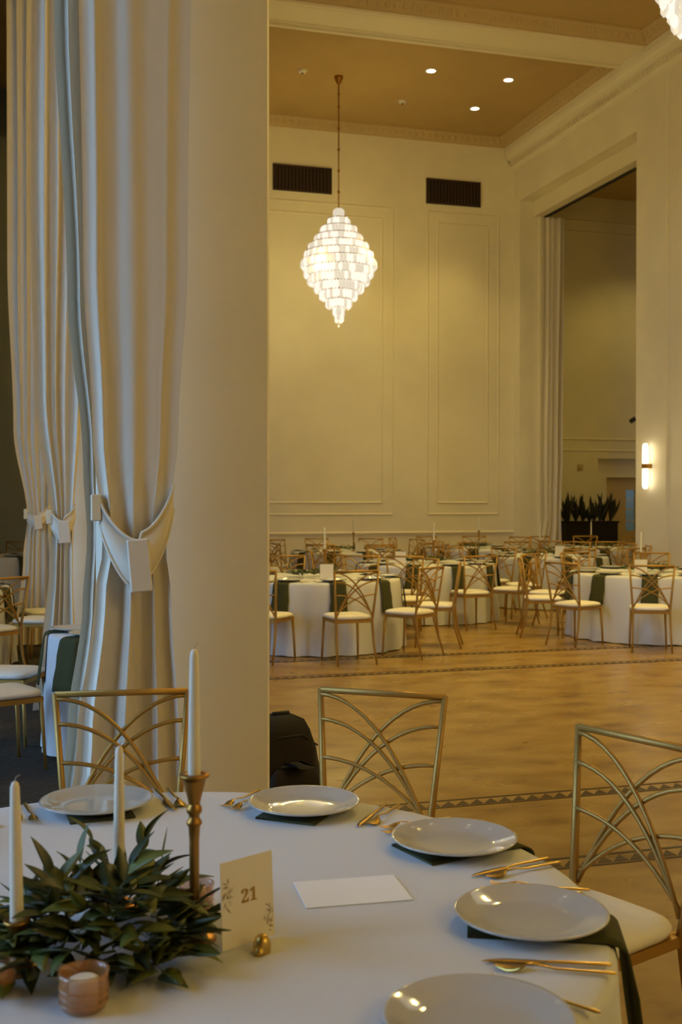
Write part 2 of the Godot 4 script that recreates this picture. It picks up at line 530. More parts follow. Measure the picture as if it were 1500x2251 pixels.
func crown(called: String, label: String, a: Vector3, b: Vector3, o: Vector3, n: int) -> void:
	var st := tool()
	extrude(st, [[0, 8.82], [0.03, 8.82], [0.04, 8.845], [0.055, 8.86], [0.13, 8.95], [0.15, 8.955], [0.17, 8.975], [0.17, CEIL], [0, CEIL]], a, b, o)
	var c := struct_(called, done(st), M.ornament, label)
	if not meshes.has("egg"):
		var e := tool(true)
		for i in 4:
			for k in 6:
				var f := func(u, v): return Vector3(cos(u) * cos(v) * 0.052, sin(v) * 0.062, sin(u) * cos(v) * 0.034)
				var u0 := PI * k / 6.0
				var u1 := PI * (k + 1) / 6.0
				var v0 := -PI / 2 + PI * i / 4.0
				var v1 := -PI / 2 + PI * (i + 1) / 4.0
				quad(e, f.call(u1, v0), f.call(u0, v0), f.call(u0, v1), f.call(u1, v1))
		meshes.egg = done(e)
	var along := (b - a).normalized()
	var len := a.distance_to(b)
	var up := (Vector3.UP * 0.09 + o * 0.075).normalized()
	var nrm := (o * 0.09 - Vector3.UP * 0.075).normalized()
	var bs := Basis(nrm.cross(up) * -1.0, up, nrm)
	for i in n:
		var p := a + along * (len * (i + 0.5) / n) + o * 0.086 + Vector3.UP * 8.909
		part("carved_egg", meshes.egg, M.ornament, c, p, bs)

func inlays(fl: Node) -> void:
	# bands run across the hall; two dark lines with a row of triangles between
	var stuff := tool()
	var t := ArrayMesh.new()
	var st := tool()
	var th := 0.0015
	var w := 0.075
	tri_prism(st, Vector3(0.0, 0, 0.040), Vector3(w, 0, 0.040), Vector3(w * 0.95, 0, -0.040), th)
	t = done(st)
	for z in [-4.44, -5.49, -9.85, -10.87]:
		for s in [-1.0, 1.0]:
			var bar := tool()
			box(bar, Vector3(1.2, 0, z + 0.062 * s - 0.011), Vector3(9.6, th, z + 0.062 * s + 0.011))
			part("inlay_line", done(bar), M.inlay, fl)
		var x := 1.25
		while x < 9.5:
			if (z == -4.44 and x > 1.9 and x < 3.5) or (z == -5.49 and x > 1.6 and x < 4.2):
				part("inlay_triangle", t, M.inlay, fl, Vector3(x, 0, z))
			else:
				tri_prism(stuff, Vector3(x, 0, z + 0.040), Vector3(x + w, 0, z + 0.040), Vector3(x + w * 0.95, 0, z - 0.040), th)
			x += 0.0815
	tag(part("inlay_triangles", done(stuff), M.inlay, fl), "", "", "", "stuff")

func tri_prism(st: SurfaceTool, a: Vector3, b: Vector3, c: Vector3, th: float) -> void:
	var u := Vector3.UP * th
	tri(st, a + u, b + u, c + u)
	quad(st, a, b, b + u, a + u)
	quad(st, b, c, c + u, b + u)
	quad(st, c, a, a + u, c + u)

# ------------------------------------------------------------------ pillars and curtains
func pillar(x0: float, x1: float, z1: float, z0: float, label: String) -> void:
	var st := tool()
	cbox(st, Vector3(x0, 0, z0), Vector3(x1, 7.9, z1), 0.012)
	var o := struct_("pillar", done(st), M.pillar, label)
	var b := tool()
	cbox(b, Vector3(x0 - 0.02, 0, z0 - 0.02), Vector3(x1 + 0.02, 0.22, z1 + 0.02), 0.01)
	part("plinth", done(b), M.trim, o)

# keys: [y, x_left, x_right, fold depth]; hangs facing +z at depth z
func curtain(called: String, label: String, keys: Array, z: float, folds: float, seed_: int, band := {}, axis_x := true) -> Node3D:
	var o := thing(called, label, "curtain", Vector3.ZERO, 0.0, "tied white curtains")
	var nu := 110
	var nv := 70
	var top: float = keys[0][0]
	var low: float = keys[-1][0]
	var pts := []
	var ph := seed_ * 1.7
	for j in nv + 1:
		var y: float = lerpf(top, low, j / float(nv))
		var k := 0
		while k < keys.size() - 2 and y < keys[k + 1][0]: k += 1
		var f: float = smoothstep(0.0, 1.0, (keys[k][0] - y) / (keys[k][0] - keys[k + 1][0]))
		var xl: float = lerpf(keys[k][1], keys[k + 1][1], f)
		var xr: float = lerpf(keys[k][2], keys[k + 1][2], f)
		var am: float = lerpf(keys[k][3], keys[k + 1][3], f)
		var row := []
		for i in nu + 1:
			var s := i / float(nu)
			var w := s + 0.035 * sin(s * 9.0 + ph) + 0.012 * sin(y * 1.3 + s * 7.0 + ph)
			var d := sin(TAU * folds * w + ph) + 0.38 * sin(TAU * folds * 1.73 * w + ph * 2.0 + y * 0.25)
			d *= 0.75 + 0.25 * sin(s * 5.0 + ph)
			if keys.size() == 8 and seed_ == 3: d = lerpf(d, sin(PI * s) * 1.2, 0.75 * smoothstep(0.22, 0.5, s) * smoothstep(1.35, 1.75, y))
			var x := lerpf(xl, xr, s) + am * 0.35 * cos(TAU * folds * w + ph)
			var v := Vector3(x, y, z + am * d)
			row.append(v if axis_x else Vector3(z + am * d, y, -x))
		pts.append(row)
	var st := tool(true)
	for j in nv:
		for i in nu:
			quad(st, pts[j + 1][i], pts[j + 1][i + 1], pts[j][i + 1], pts[j][i])
	part("drape", done(st), M.curtain, o)
	if not band.is_empty():
		# tie-back: a wide soft band slung in front of the gathered cloth
		var bt := tool(true)
		var n := 28
		var xl: float = band.x0
		var xr: float = band.x1
		var up := []
		var dn := []
		var upb := []
		var dnb := []
		for i in n + 1:
			var a := i / float(n)
			var sg := pow(sin(PI * a), 0.75)
			var x := lerpf(xl, xr, a)
			var yu: float = band.y - band.sag * sg + (0.06 * a if a > 0.5 else 0.0)
			var yd: float = yu - lerpf(0.10, band.w, sg)
			var zz: float = z + band.out * sg
			up.append(Vector3(x, yu, zz)); dn.append(Vector3(x, yd, zz + 0.012 * sg))
			upb.append(Vector3(x, yu, zz - 0.01)); dnb.append(Vector3(x, yd, zz - 0.01))
		for i in n:
			quad(bt, dn[i], dn[i + 1], up[i + 1], up[i])
			quad(bt, upb[i], upb[i + 1], dnb[i + 1], dnb[i])
			quad(bt, up[i], up[i + 1], upb[i + 1], upb[i])
			quad(bt, dnb[i], dnb[i + 1], dn[i + 1], dn[i])
		var tb := part("tie_band", done(bt), M.curtain, o)
		var hem := tool(true)
		tube(hem, up.map(func(p): return p + Vector3(0, 0, 0.001)), [0.007], 6)
		tube(hem, dn, [0.006], 6)
		part("hem", done(hem), M.curtain, tb)
		var fx := lerpf(xl, xr, 0.47)
		var flap := tool()
		cbox(flap, Vector3(-0.045, -band.w - 0.015, 0), Vector3(0.045, 0.004, 0.02), 0.006, Transform3D(Basis(Vector3.BACK, 0.08), Vector3(fx, band.y - band.sag * 0.98, z + band.out + 0.006)))
		part("flap", done(flap), M.curtain, tb)
		var hk := tool()
		cbox(hk, Vector3(xl - 0.035, band.y - 0.09, z - 0.02), Vector3(xl + 0.005, band.y + 0.02, z + 0.02), 0.004)
		part("wall_hook", done(hk), M.trim, o)
	return o

func pillars_and_curtains() -> void:
	pillar(0.37, 1.107, -4.92, -5.42, "broad cream pillar behind the set table")
	pillar(0.34, 1.107, -8.95, -9.45, "cream pillar glimpsed between the tied curtains")
	pillar(0.34, 1.107, -13.0, -13.5, "further cream pillar at the end of the aisle curtains")
	pillar(0.34, 1.107, -17.0, -17.5, "furthest cream pillar beside the aisle")
	# the large drape on the near pillar
	curtain("curtain", "large white curtain tied back against the broad near pillar", [[7.85, 0.23, 0.72, 0.022], [4.2, 0.255, 0.72, 0.018], [2.6, 0.275, 0.70, 0.016], [1.9, 0.31, 0.66, 0.020], [1.42, 0.355, 0.60, 0.030], [1.2, 0.32, 0.62, 0.034], [0.6, 0.25, 0.65, 0.04], [0.02, 0.17, 0.68, 0.045]], -4.72, 3.1, 3, {"x0": 0.338, "x1": 0.645, "y": 1.61, "sag": 0.17, "w": 0.20, "out": 0.095})
	curtain("curtain", "slim white curtain drawn in behind the near pillar's edge", [[7.85, 0.17, 0.62, 0.022], [4.0, 0.195, 0.62, 0.022], [2.6, 0.25, 0.60, 0.022], [1.8, 0.325, 0.58, 0.018], [1.42, 0.345, 0.56, 0.016], [1.1, 0.325, 0.58, 0.02], [0.5, 0.255, 0.60, 0.026], [0.02, 0.20, 0.62, 0.03]], -5.62, 6.0, 8)
	curtain("curtain", "pale curtain tied at waist height on the second pillar", [[7.85, 0.12, 0.62, 0.03], [4.2, 0.12, 0.58, 0.03], [2.4, 0.15, 0.50, 0.03], [1.42, 0.275, 0.435, 0.02], [1.1, 0.26, 0.43, 0.03], [0.5, 0.21, 0.45, 0.036], [0.02, 0.14, 0.46, 0.04]], -8.72, 4.5, 5, {"x0": 0.265, "x1": 0.445, "y": 1.52, "sag": 0.07, "w": 0.15, "out": 0.06})
	curtain("curtain", "thin pale curtain tied on the third pillar, seen past the others", [[7.85, -0.06, 0.55, 0.03], [4.2, -0.06, 0.5, 0.03], [2.4, 0.0, 0.40, 0.03], [1.42, 0.14, 0.36, 0.02], [1.0, 0.10, 0.38, 0.03], [0.02, 0.0, 0.42, 0.04]], -12.75, 5.0, 2, {"x0": 0.13, "x1": 0.37, "y": 1.50, "sag": 0.06, "w": 0.13, "out": 0.06})
	# curtain gathered in the tall opening (seen across the hall)
	curtain("curtain", "full-height cream curtain gathered in the tall opening", [[7.35, RIGHT + 0.46, RIGHT + 0.90, 0.05], [2.6, RIGHT + 0.42, RIGHT + 0.86, 0.06], [1.35, RIGHT + 0.44, RIGHT + 0.82, 0.05], [0.02, RIGHT + 0.10, RIGHT + 0.88, 0.07]], -20.5, 4.0, 6)

# ------------------------------------------------------------------ lamps
func crystal(st: SurfaceTool, c: Vector3, out: Vector3, w: float, h: float) -> void:
	# faceted drop: hexagonal prism with pointed ends
	var t := out.cross(Vector3.UP).normalized()
	var ring := []
	for k in 6:
		var a := TAU * k / 6.0
		ring.append((t * cos(a) + out * sin(a)) * w)
	var up := Vector3.UP
	for k in 6:
		var p: Vector3 = ring[k]
		var q: Vector3 = ring[(k + 1) % 6]
		quad(st, c + q - up * h * 0.28, c + p - up * h * 0.28, c + p + up * h * 0.28, c + q + up * h * 0.28)
		tri(st, c + q + up * h * 0.28, c + p + up * h * 0.28, c + up * h * 0.5)
		tri(st, c + p - up * h * 0.28, c + q - up * h * 0.28, c - up * h * 0.5)

func chandelier(at: Vector3, label: String, e: float) -> void:
	var o := thing("chandelier", label, "chandelier", at, 0.0, "crystal chandeliers")
	var tiers := [[0.106, 0.86], [0.21, 0.71], [0.325, 0.56], [0.425, 0.41], [0.53, 0.265], [0.61, 0.12], [0.665, -0.02], [0.61, -0.16], [0.545, -0.29], [0.44, -0.42], [0.335, -0.555], [0.23, -0.70], [0.12, -0.83], [0.085, -0.94]]
	var g := RandomNumberGenerator.new()
	g.seed = 91
	var i := 0
	for t in tiers:
		if not meshes.has("tier%d" % i):
			var a := tool()
			var b := tool()
			var n := int(max(8.0, TAU * t[0] / 0.062))
			for k in n:
				var an: float = TAU * (k + 0.5 * (i % 2)) / n
				var dir := Vector3(cos(an), 0, sin(an))
				crystal(a if g.randf() < 0.55 else b, dir * (t[0] - 0.03 + g.randf_range(-0.012, 0.012)) + Vector3.UP * (t[1] + g.randf_range(-0.008, 0.008)), dir, 0.030, 0.17)
			var inner := tool()
			var rr: float = max(0.02, t[0] - 0.10)
			var n2 := int(max(5.0, TAU * rr / 0.075))
			for k in n2:
				var an2 := TAU * k / n2
				var dir2 := Vector3(cos(an2), 0, sin(an2))
				crystal(b, dir2 * rr + Vector3.UP * (t[1] + 0.03), dir2, 0.034, 0.15)
			var me := done(a)
			me = done(b, me)
			me.surface_set_material(0, M.crystal)
			me.surface_set_material(1, M.crystal_soft)
			meshes["tier%d" % i] = me
			var hoop := tool(true)
			var hp := []
			for k in 33: hp.append(Vector3(cos(TAU * k / 32.0), 0, sin(TAU * k / 32.0)) * (t[0] - 0.035) + Vector3.UP * (t[1] + 0.085))
			tube(hoop, hp, [0.006], 5, false)
			meshes["hoop%d" % i] = done(hoop)
		var tp := part("crystal_tier", meshes["tier%d" % i], null, o)
		tp.set_meta("kind", "stuff")
		part("hoop", meshes["hoop%d" % i], M.brass, tp)
		i += 1
	if not meshes.has("finial"):
		meshes.finial = lathe_mesh([[0.0, -1.10], [0.014, -1.085], [0.02, -1.07], [0.012, -1.05], [0.006, -1.03], [0.018, -1.01], [0.03, -0.99], [0.018, -0.965], [0.0, -0.96]], 12)
		meshes.rod = tube_mesh([Vector3(0, 0.9, 0), Vector3(0, CEIL - 5.74 - 0.10, 0)], [0.012], 8)
		meshes.rose = lathe_mesh([[0.0, CEIL - 5.90], [0.02, CEIL - 5.89], [0.05, CEIL - 5.84], [0.075, CEIL - 5.78], [0.08, CEIL - 5.741], [0.0, CEIL - 5.741]], 20)
		meshes.knop = lathe_mesh([[0.0, -0.03], [0.022, -0.018], [0.026, 0.0], [0.022, 0.018], [0.0, 0.03]], 10)
		meshes.cap = lathe_mesh([[0.09, 0.80], [0.10, 0.83], [0.10, 0.93], [0.07, 0.96], [0.02, 0.975], [0.0, 0.975]], 20)
		meshes.spine = tube_mesh([Vector3(0, -0.96, 0), Vector3(0, 0.9, 0)], [0.015], 8)
	part("finial", meshes.finial, M.crystal_soft, o)
	part("hanging_rod", meshes.rod, M.brass, o)
	part("ceiling_rose", meshes.rose, M.brass, o)
	for y in [1.25, 1.62, 1.99, 2.36, 2.73, 2.95]: part("knop", meshes.knop, M.brass, o, Vector3(0, y, 0))
	part("top_cap", meshes.cap, M.crystal_soft, o)
	part("spine", meshes.spine, M.brass, o)
	for k in 4:
		var an3 := TAU * (k + 0.5) / 4.0
		omni(o, Vector3(cos(an3) * 0.78, -0.05 if k % 2 else 0.15, sin(an3) * 0.78), e, 0.07)
	omni(o, Vector3(0, -1.25, 0), e * 0.8, 0.06)

func downlight(x: float, z: float, label: String, e: float, y := CEIL, cone := 34.0) -> void:
	var o := thing("ceiling_light", label, "ceiling light", Vector3(x, y, z), 0.0, "recessed ceiling lamps")
	if not meshes.has("dl_ring"):
		meshes.dl_ring = lathe_mesh([[0.078, -0.012], [0.10, -0.012], [0.105, 0.0], [0.075, 0.0], [0.078, -0.012]], 24)
		meshes.dl_lens = lathe_mesh([[0.0, -0.011], [0.079, -0.011], [0.079, -0.002], [0.0, -0.002]], 24)
	part("trim_ring", meshes.dl_ring, M.white, o)
	part("lens", meshes.dl_lens, M.lamp, o)
	spot(o, Vector3(0, -0.03, 0), e, cone, 0.07)

func lamps() -> void:
	chandelier(Vector3(5.434, 5.74, -18.69), "glowing tiered crystal chandelier hanging before the far wall", 0.60)
	chandelier(Vector3(5.47, 5.74, -7.52), "crystal chandelier cut off by the frame at the upper corner", 1.95)
	chandelier(Vector3(5.434, 5.74, 3.25), "third crystal chandelier behind the viewer, out of sight", 2.15)
	downlight(6.88, -17.985, "recessed ceiling lamp nearest the chandelier rod", 7.0)
	downlight(8.33, -17.99, "recessed ceiling lamp nearest the opening wall", 7.0)
	downlight(8.33, -19.47, "recessed ceiling lamp nearest the far wall corner", 7.0)
	for x in [3.2, 5.4, 7.6]:
		for z in [-13.0, -10.0, -5.4, -2.6]:
			downlight(x, z, "recessed ceiling lamp over the middle of the hall, out of sight", 10.0 if z < -8.0 else 2.5)
	for z in [-17.2, -20.2]:  # unseen lamps added to lift the light level in the side room
		downlight(13.4, z, "added recessed lamp brightening the side room, out of sight", 5.0, 8.4, 55.0)
	for p in [[4.76, -18.6, "round ceiling detector beside the chandelier rod"], [6.894, -19.5, "small ceiling detector between the rod and the lit lamps"]]:
		var d := thing("smoke_detector", p[2], "detector", Vector3(p[0], CEIL, p[1]))
		part("housing", lathe_mesh([[0.0, -0.05], [0.045, -0.05], [0.07, -0.03], [0.08, -0.008], [0.08, 0.0], [0.0, 0.0]], 20), M.white, d)
		part("sensor", lathe_mesh([[0.0, -0.062], [0.02, -0.06], [0.025, -0.05], [0.0, -0.05]], 12), M.vent, d)
	# wall lamp: two frosted tubes and a brass collar
	var s := thing("wall_lamp", "lit two-tube wall lamp with a brass collar", "wall lamp", Vector3(RIGHT - 0.14, 2.17, -15.78))
	part("collar", lathe_mesh([[0.0, -0.04], [0.05, -0.04], [0.056, -0.033], [0.056, 0.033], [0.05, 0.04], [0.0, 0.04]], 20), M.brass, s)
	part("bracket", box_mesh(Vector3(0.03, -0.035, -0.03), Vector3(0.10, 0.035, 0.03)), M.brass, s)
	for k in [-1.0, 1.0]:
		var t := tool(true)
		var pr := [[0.0, 0.0], [0.044, 0.0], [0.046, 0.01], [0.046, 0.27], [0.038, 0.31], [0.02, 0.325], [0.0, 0.328]]
		if k > 0: lathe(t, pr.map(func(p): return [p[0], p[1] + 0.038]), 16)
		else:
			var rv := pr.map(func(p): return [p[0], -p[1] - 0.038])
			rv.reverse()
			lathe(t, rv, 16)
		part("lit_tube", done(t), M.tube, s)
	omni(s, Vector3(-0.12, 0.2, 0), 0.025, 0.06)
	omni(s, Vector3(-0.12, -0.2, 0), 0.025, 0.06)

# ------------------------------------------------------------------ fittings on the walls
func fittings() -> void:
	for v in [[4.785, 5.958, 7.60, 8.10, "dark louvred wall vent behind the chandelier rod"], [7.928, 9.101, 7.575, 8.08, "dark louvred wall vent near the corner of the far wall"]]:
		var o := thing("wall_vent", v[4], "vent", Vector3(v[0], v[2], FAR), 0.0, "dark vents high on the far wall")
		var w: float = v[1] - v[0]
		var h: float = v[3] - v[2]
		part("backing", box_mesh(Vector3(0, 0, 0.0), Vector3(w, h, 0.008)), M.vent_dark, o)
		var f := tool()
		box(f, Vector3(0, 0, 0.008), Vector3(w, 0.03, 0.035)); box(f, Vector3(0, h - 0.03, 0.008), Vector3(w, h, 0.035))
		box(f, Vector3(0, 0.03, 0.008), Vector3(0.03, h - 0.03, 0.035)); box(f, Vector3(w - 0.03, 0.03, 0.008), Vector3(w, h - 0.03, 0.035))
		part("frame", done(f), M.vent, o)
		var n := 16
		for i in n:
			var x: float = 0.03 + (w - 0.06) * (i + 0.5) / n
			part("slat", box_mesh(Vector3(-0.016, 0.03, 0.008), Vector3(0.016, h - 0.03, 0.014)), M.vent, o, Vector3(x, 0, 0.006), Basis.IDENTITY)
	# security camera on the edge of the opening
	var c := thing("security_camera", "small black security camera on the edge of the opening", "camera", Vector3(RIGHT + 0.02, 2.96, -16.35))
	part("mount", box_mesh(Vector3(-0.03, 0.02, 0.05), Vector3(0.03, 0.09, 0.12)), M.white, c)
	part("arm", tube_mesh([Vector3(0, 0.04, 0.05), Vector3(-0.02, 0.02, -0.01)], [0.012], 8), M.black, c)
	part("housing", tube_mesh([Vector3(0.03, 0.03, -0.03), Vector3(-0.08, -0.03, 0.0)], [0.035, 0.04], 12), M.black, c)
	# door in a recess of the side room wall
	var d := Node3D.new()
	d.name = "door_1"
	add_child(d)
	d.position = Vector3(12.58, 0, -22.4)
	tag(d, "cream door with a glazed slot, set in a recess of the side room", "", "", "structure")
	var rc := tool()
	box(rc, Vector3(0, 2.15, -0.25), Vector3(1.92, 2.57, -0.12))
	box(rc, Vector3(0, 0, -0.25), Vector3(0.28, 2.15, -0.12))
	box(rc, Vector3(1.52, 0, -0.25), Vector3(1.92, 2.15, -0.12))
	part("surround", done(rc), M.wall, d)
	var lf := tool()
	box(lf, Vector3(0.28, 0, -0.24), Vector3(0.82, 2.15, -0.19))
	box(lf, Vector3(1.05, 0, -0.24), Vector3(1.52, 2.15, -0.19))
	box(lf, Vector3(0.82, 0, -0.24), Vector3(1.05, 0.94, -0.19))
	box(lf, Vector3(0.82, 1.87, -0.24), Vector3(1.05, 2.15, -0.19))
	part("leaf", done(lf), M.door, d)
	part("pane", box_mesh(Vector3(0.82, 0.94, -0.218), Vector3(1.05, 1.87, -0.212)), M.glass, d)
	var mt := tool()
	for y in [1.16, 1.42, 1.62]: box(mt, Vector3(0.82, y, -0.222), Vector3(1.05, y + 0.02, -0.206))
	part("glazing_bar", done(mt), M.white, d)
	part("handle", tube_mesh([Vector3(1.42, 1.0, -0.19), Vector3(1.42, 1.0, -0.14), Vector3(1.30, 1.0, -0.14)], [0.01], 8), M.brass, d)
	var q := thing("wall_plaque", "faint square plaque on the side room wall above the plants", "plaque", Vector3(12.134, 2.36, -22.4))
	part("plate", box_mesh(Vector3(-0.07, -0.07, 0), Vector3(0.07, 0.07, 0.012)), M.ornament, q)
	part("boss", lathe_mesh([[0.0, 0.0], [0.04, 0.0], [0.03, 0.012], [0.0, 0.016]], 14), M.door, q, Vector3(0, 0, 0.012), Basis(Vector3.RIGHT, PI / 2))
	planter()

func planter() -> void:
	var o := thing("planter", "tall black box planter in the side room", "planter", Vector3(11.95, 0, -21.75))
	var st := tool()
	cbox(st, Vector3(-0.62, 0, -0.25), Vector3(0.62, 1.16, 0.25), 0.015)
	part("box_body", done(st), M.planter, o)
	var rm := tool()
	box(rm, Vector3(-0.64, 1.14, -0.27), Vector3(0.64, 1.18, 0.27))
	part("rim", done(rm), M.vent_dark, o)
	var r := RandomNumberGenerator.new()
	r.seed = 12
	for k in 9:
		var x := -0.56 + 0.14 * k
		var p := thing("snake_plant", "dark snake plant, number %s along the black planter from the curtain" % ["one", "two", "three", "four", "five", "six", "seven", "eight", "nine"][k], "plant", Vector3(11.95 + x, 1.181, -21.75 + r.randf_range(-0.12, 0.12)), 0.0, "snake plants in the black planter")
		for b in 6:
			var h := r.randf_range(0.32, 0.66) * (0.62 if k == 4 else 1.0)
			var lean := Vector3(r.randf_range(-0.34, 0.34) + (0.25 if k == 8 else 0.0), 1, r.randf_range(-0.2, 0.2)).normalized()
			var w := r.randf_range(0.028, 0.045)
			var side := lean.cross(Vector3(r.randf_range(-0.6, 0.6), 0, 1)).normalized()
			var nn := side.cross(lean).normalized()
			var bl := tool(true)
			var prev := []
			for i in 7:
				var t := i / 6.0
				var ww: float = w * (0.55 + 1.4 * t) * (1.0 - pow(t, 2.2)) + 0.002
				var c := Vector3(r.randf_range(-0.002, 0.002), 0, 0) + lean * h * t + side * 0.05 * sin(t * 2.0) * (1 if b % 2 else -1)
				var cur := [c - side * ww, c + nn * ww * 0.35, c + side * ww, c - nn * 0.006]
				if i > 0:
					for q in 4: quad(bl, prev[q], prev[(q + 1) % 4], cur[(q + 1) % 4], cur[q])
				prev = cur
			part("blade", done(bl), M.plant if b % 3 else M.plant_edge, p)

# ------------------------------------------------------------------ chairs
func make_chair() -> Node3D:
	# faces -z (towards its table), back at +z
	var o := thing("dining_chair", "", "chair")
	var P := func(s, y): # back post centre line
		var t := clampf((y - 0.43) / 0.49, 0.0, 1.0)
		return Vector3(s * lerpf(0.190, 0.232, t), y, lerpf(0.195, 0.265, t))
	var cu := tool(true)
	rounded_slab(cu, 0.205, 0.215, 0.435, 0.487, 0.05)
	part("seat", done(cu), M.seat, o, Vector3(0, 0, -0.005))
	var fr := tool()
	box(fr, Vector3(-0.19, 0.405, -0.205), Vector3(0.19, 0.435, -0.180)); box(fr, Vector3(-0.185, 0.405, 0.175), Vector3(0.185, 0.435, 0.200))
	box(fr, Vector3(-0.195, 0.405, -0.205), Vector3(-0.170, 0.435, 0.195)); box(fr, Vector3(0.170, 0.405, -0.205), Vector3(0.195, 0.435, 0.195))
	part("seat_frame", done(fr), M.gold, o)
	for s in [-1.0, 1.0]:
		part("leg", tube_mesh([Vector3(s * 0.196, 0.0, -0.215), Vector3(s * 0.190, 0.2, -0.205), Vector3(s * 0.182, 0.42, -0.192)], [0.010, 0.012, 0.0155], 6), M.gold, o)
		part("leg", tube_mesh([Vector3(s * 0.205, 0.0, 0.285), Vector3(s * 0.196, 0.2, 0.225), P.call(s, 0.43), P.call(s, 0.6), P.call(s, 0.925)], [0.010, 0.0125, 0.0145, 0.0125, 0.0115], 6), M.gold, o)
	part("top_rail", tube_mesh([P.call(-1.0, 0.920), P.call(1.0, 0.920)], [0.0115], 6), M.gold, o)
	for s in [-1.0, 1.0]:
		for y0 in [0.905, 0.818, 0.685]:
			var a: Vector3 = P.call(-s, y0)
			var yb: float = 0.475 + (0.92 - y0) * 0.08
			var b: Vector3 = P.call(s, yb) - Vector3(s * 0.012, 0, 0)
			var pts := []
			var c := Vector3(lerpf(a.x, b.x, 0.56), a.y + 0.004, lerpf(a.z, b.z, 0.35))
			for i in 13:
				var t := i / 12.0
				pts.append(a.lerp(c, t).lerp(c.lerp(b, t), t) + Vector3(0, 0, 0.004 * s))
			part("back_arc", tube_mesh(pts, [0.0078], 5), M.gold, o)
	return o

# cushion: rounded square with a domed top
func rounded_slab(st: SurfaceTool, wx: float, wz: float, y0: float, y1: float, r: float) -> void:
	var n := 32
	var ring := func(inset: float, y: float):
		var out := []
		for k in n:
			var a := TAU * k / n
			var ca := cos(a)
			var sa := sin(a)
			var e := 0.42
			var front := 1.0 + 0.05 * (-sa)
			out.append(Vector3(sign(ca) * pow(abs(ca), e) * (wx - inset) * front, y, sign(sa) * pow(abs(sa), e) * (wz - inset)))
		return out
	var h := y1 - y0
	var rings := [ring.call(0.03, y0), ring.call(0.006, y0 + h * 0.12), ring.call(0.0, y0 + h * 0.42), ring.call(0.008, y0 + h * 0.68), ring.call(0.035, y0 + h * 0.88), ring.call(0.09, y0 + h * 0.97), ring.call(0.19, y1)]
	for i in rings.size() - 1:
		for k in n:
			var k2 := (k + 1) % n
			quad(st, rings[i][k2], rings[i][k], rings[i + 1][k], rings[i + 1][k2])
	for k in n:
		var k2 := (k + 1) % n
		tri(st, Vector3(0, y1 + 0.001, 0), rings[-1][k2], rings[-1][k])
		tri(st, Vector3(0, y0, 0), rings[0][k], rings[0][k2])

var chairs_at := []
func chair(at: Vector3, towards: Vector3, label: String, group: String, extra := 0.0) -> void:
	var d := towards - at
	var turn := atan2(-d.x, -d.z) + extra
	chairs_at.append(at)
	if chair_proto == null:
		chair_proto = make_chair()
		chair_proto.position = at
		chair_proto.rotation.y = turn
		tag(chair_proto, label, "chair", group)
	else:
		copy(chair_proto, label, group, at, turn)

# ------------------------------------------------------------------ table dressing
func cloth_mesh(seed_: int) -> ArrayMesh:
	var key := "cloth%d" % seed_
	if meshes.has(key): return meshes[key]
	var st := tool(true)
	var n := 160
	var rows := []
	var prof := [[0.0, 0.0], [0.5, 0.0], [0.9, 0.0], [0.985, -0.002], [1.0, -0.012], [1.006, -0.03], [1.01, -0.12], [1.012, -0.3], [1.014, -0.5], [1.016, -0.64], [1.018, -0.748]]
	for p in prof:
		var row := []
		for k in n:
			var a := TAU * k / n
			var fall: float = clampf(-p[1] / 0.748, 0.0, 1.0)
			var w := sin(a * 17.0 + seed_ + 0.8 * sin(a * 3.0)) + 0.45 * sin(a * 29.0 + seed_ * 2.3)
			var r: float = TR * p[0] + 0.024 * w * pow(fall, 0.8) + 0.028 * fall
			row.append(Vector3(cos(a) * r, TOP + p[1] + (0.004 * sin(a * 23.0 + seed_) if fall > 0.9 else 0.0), -sin(a) * r))
		rows.append(row)
	for j in range(1, rows.size() - 1):
		for k in n:
			var k2 := (k + 1) % n
			quad(st, rows[j + 1][k], rows[j + 1][k2], rows[j][k2], rows[j][k])
	for k in n:
		tri(st, rows[0][0], rows[1][k], rows[1][(k + 1) % n])
	meshes[key] = done(st)
	return meshes[key]

# crease-pressed lines on the near cloth are left to the weave
func plate_mesh() -> ArrayMesh:
	if not meshes.has("plate"):
		meshes.plate = lathe_mesh([[0.0, 0.0], [0.088, 0.0], [0.092, 0.003], [0.118, 0.009], [0.150, 0.0195], [0.1530, 0.0225], [0.1515, 0.0245], [0.146, 0.0235], [0.115, 0.0135], [0.098, 0.0085], [0.085, 0.0065], [0.05, 0.006], [0.0, 0.0058]], 64)
	return meshes.plate

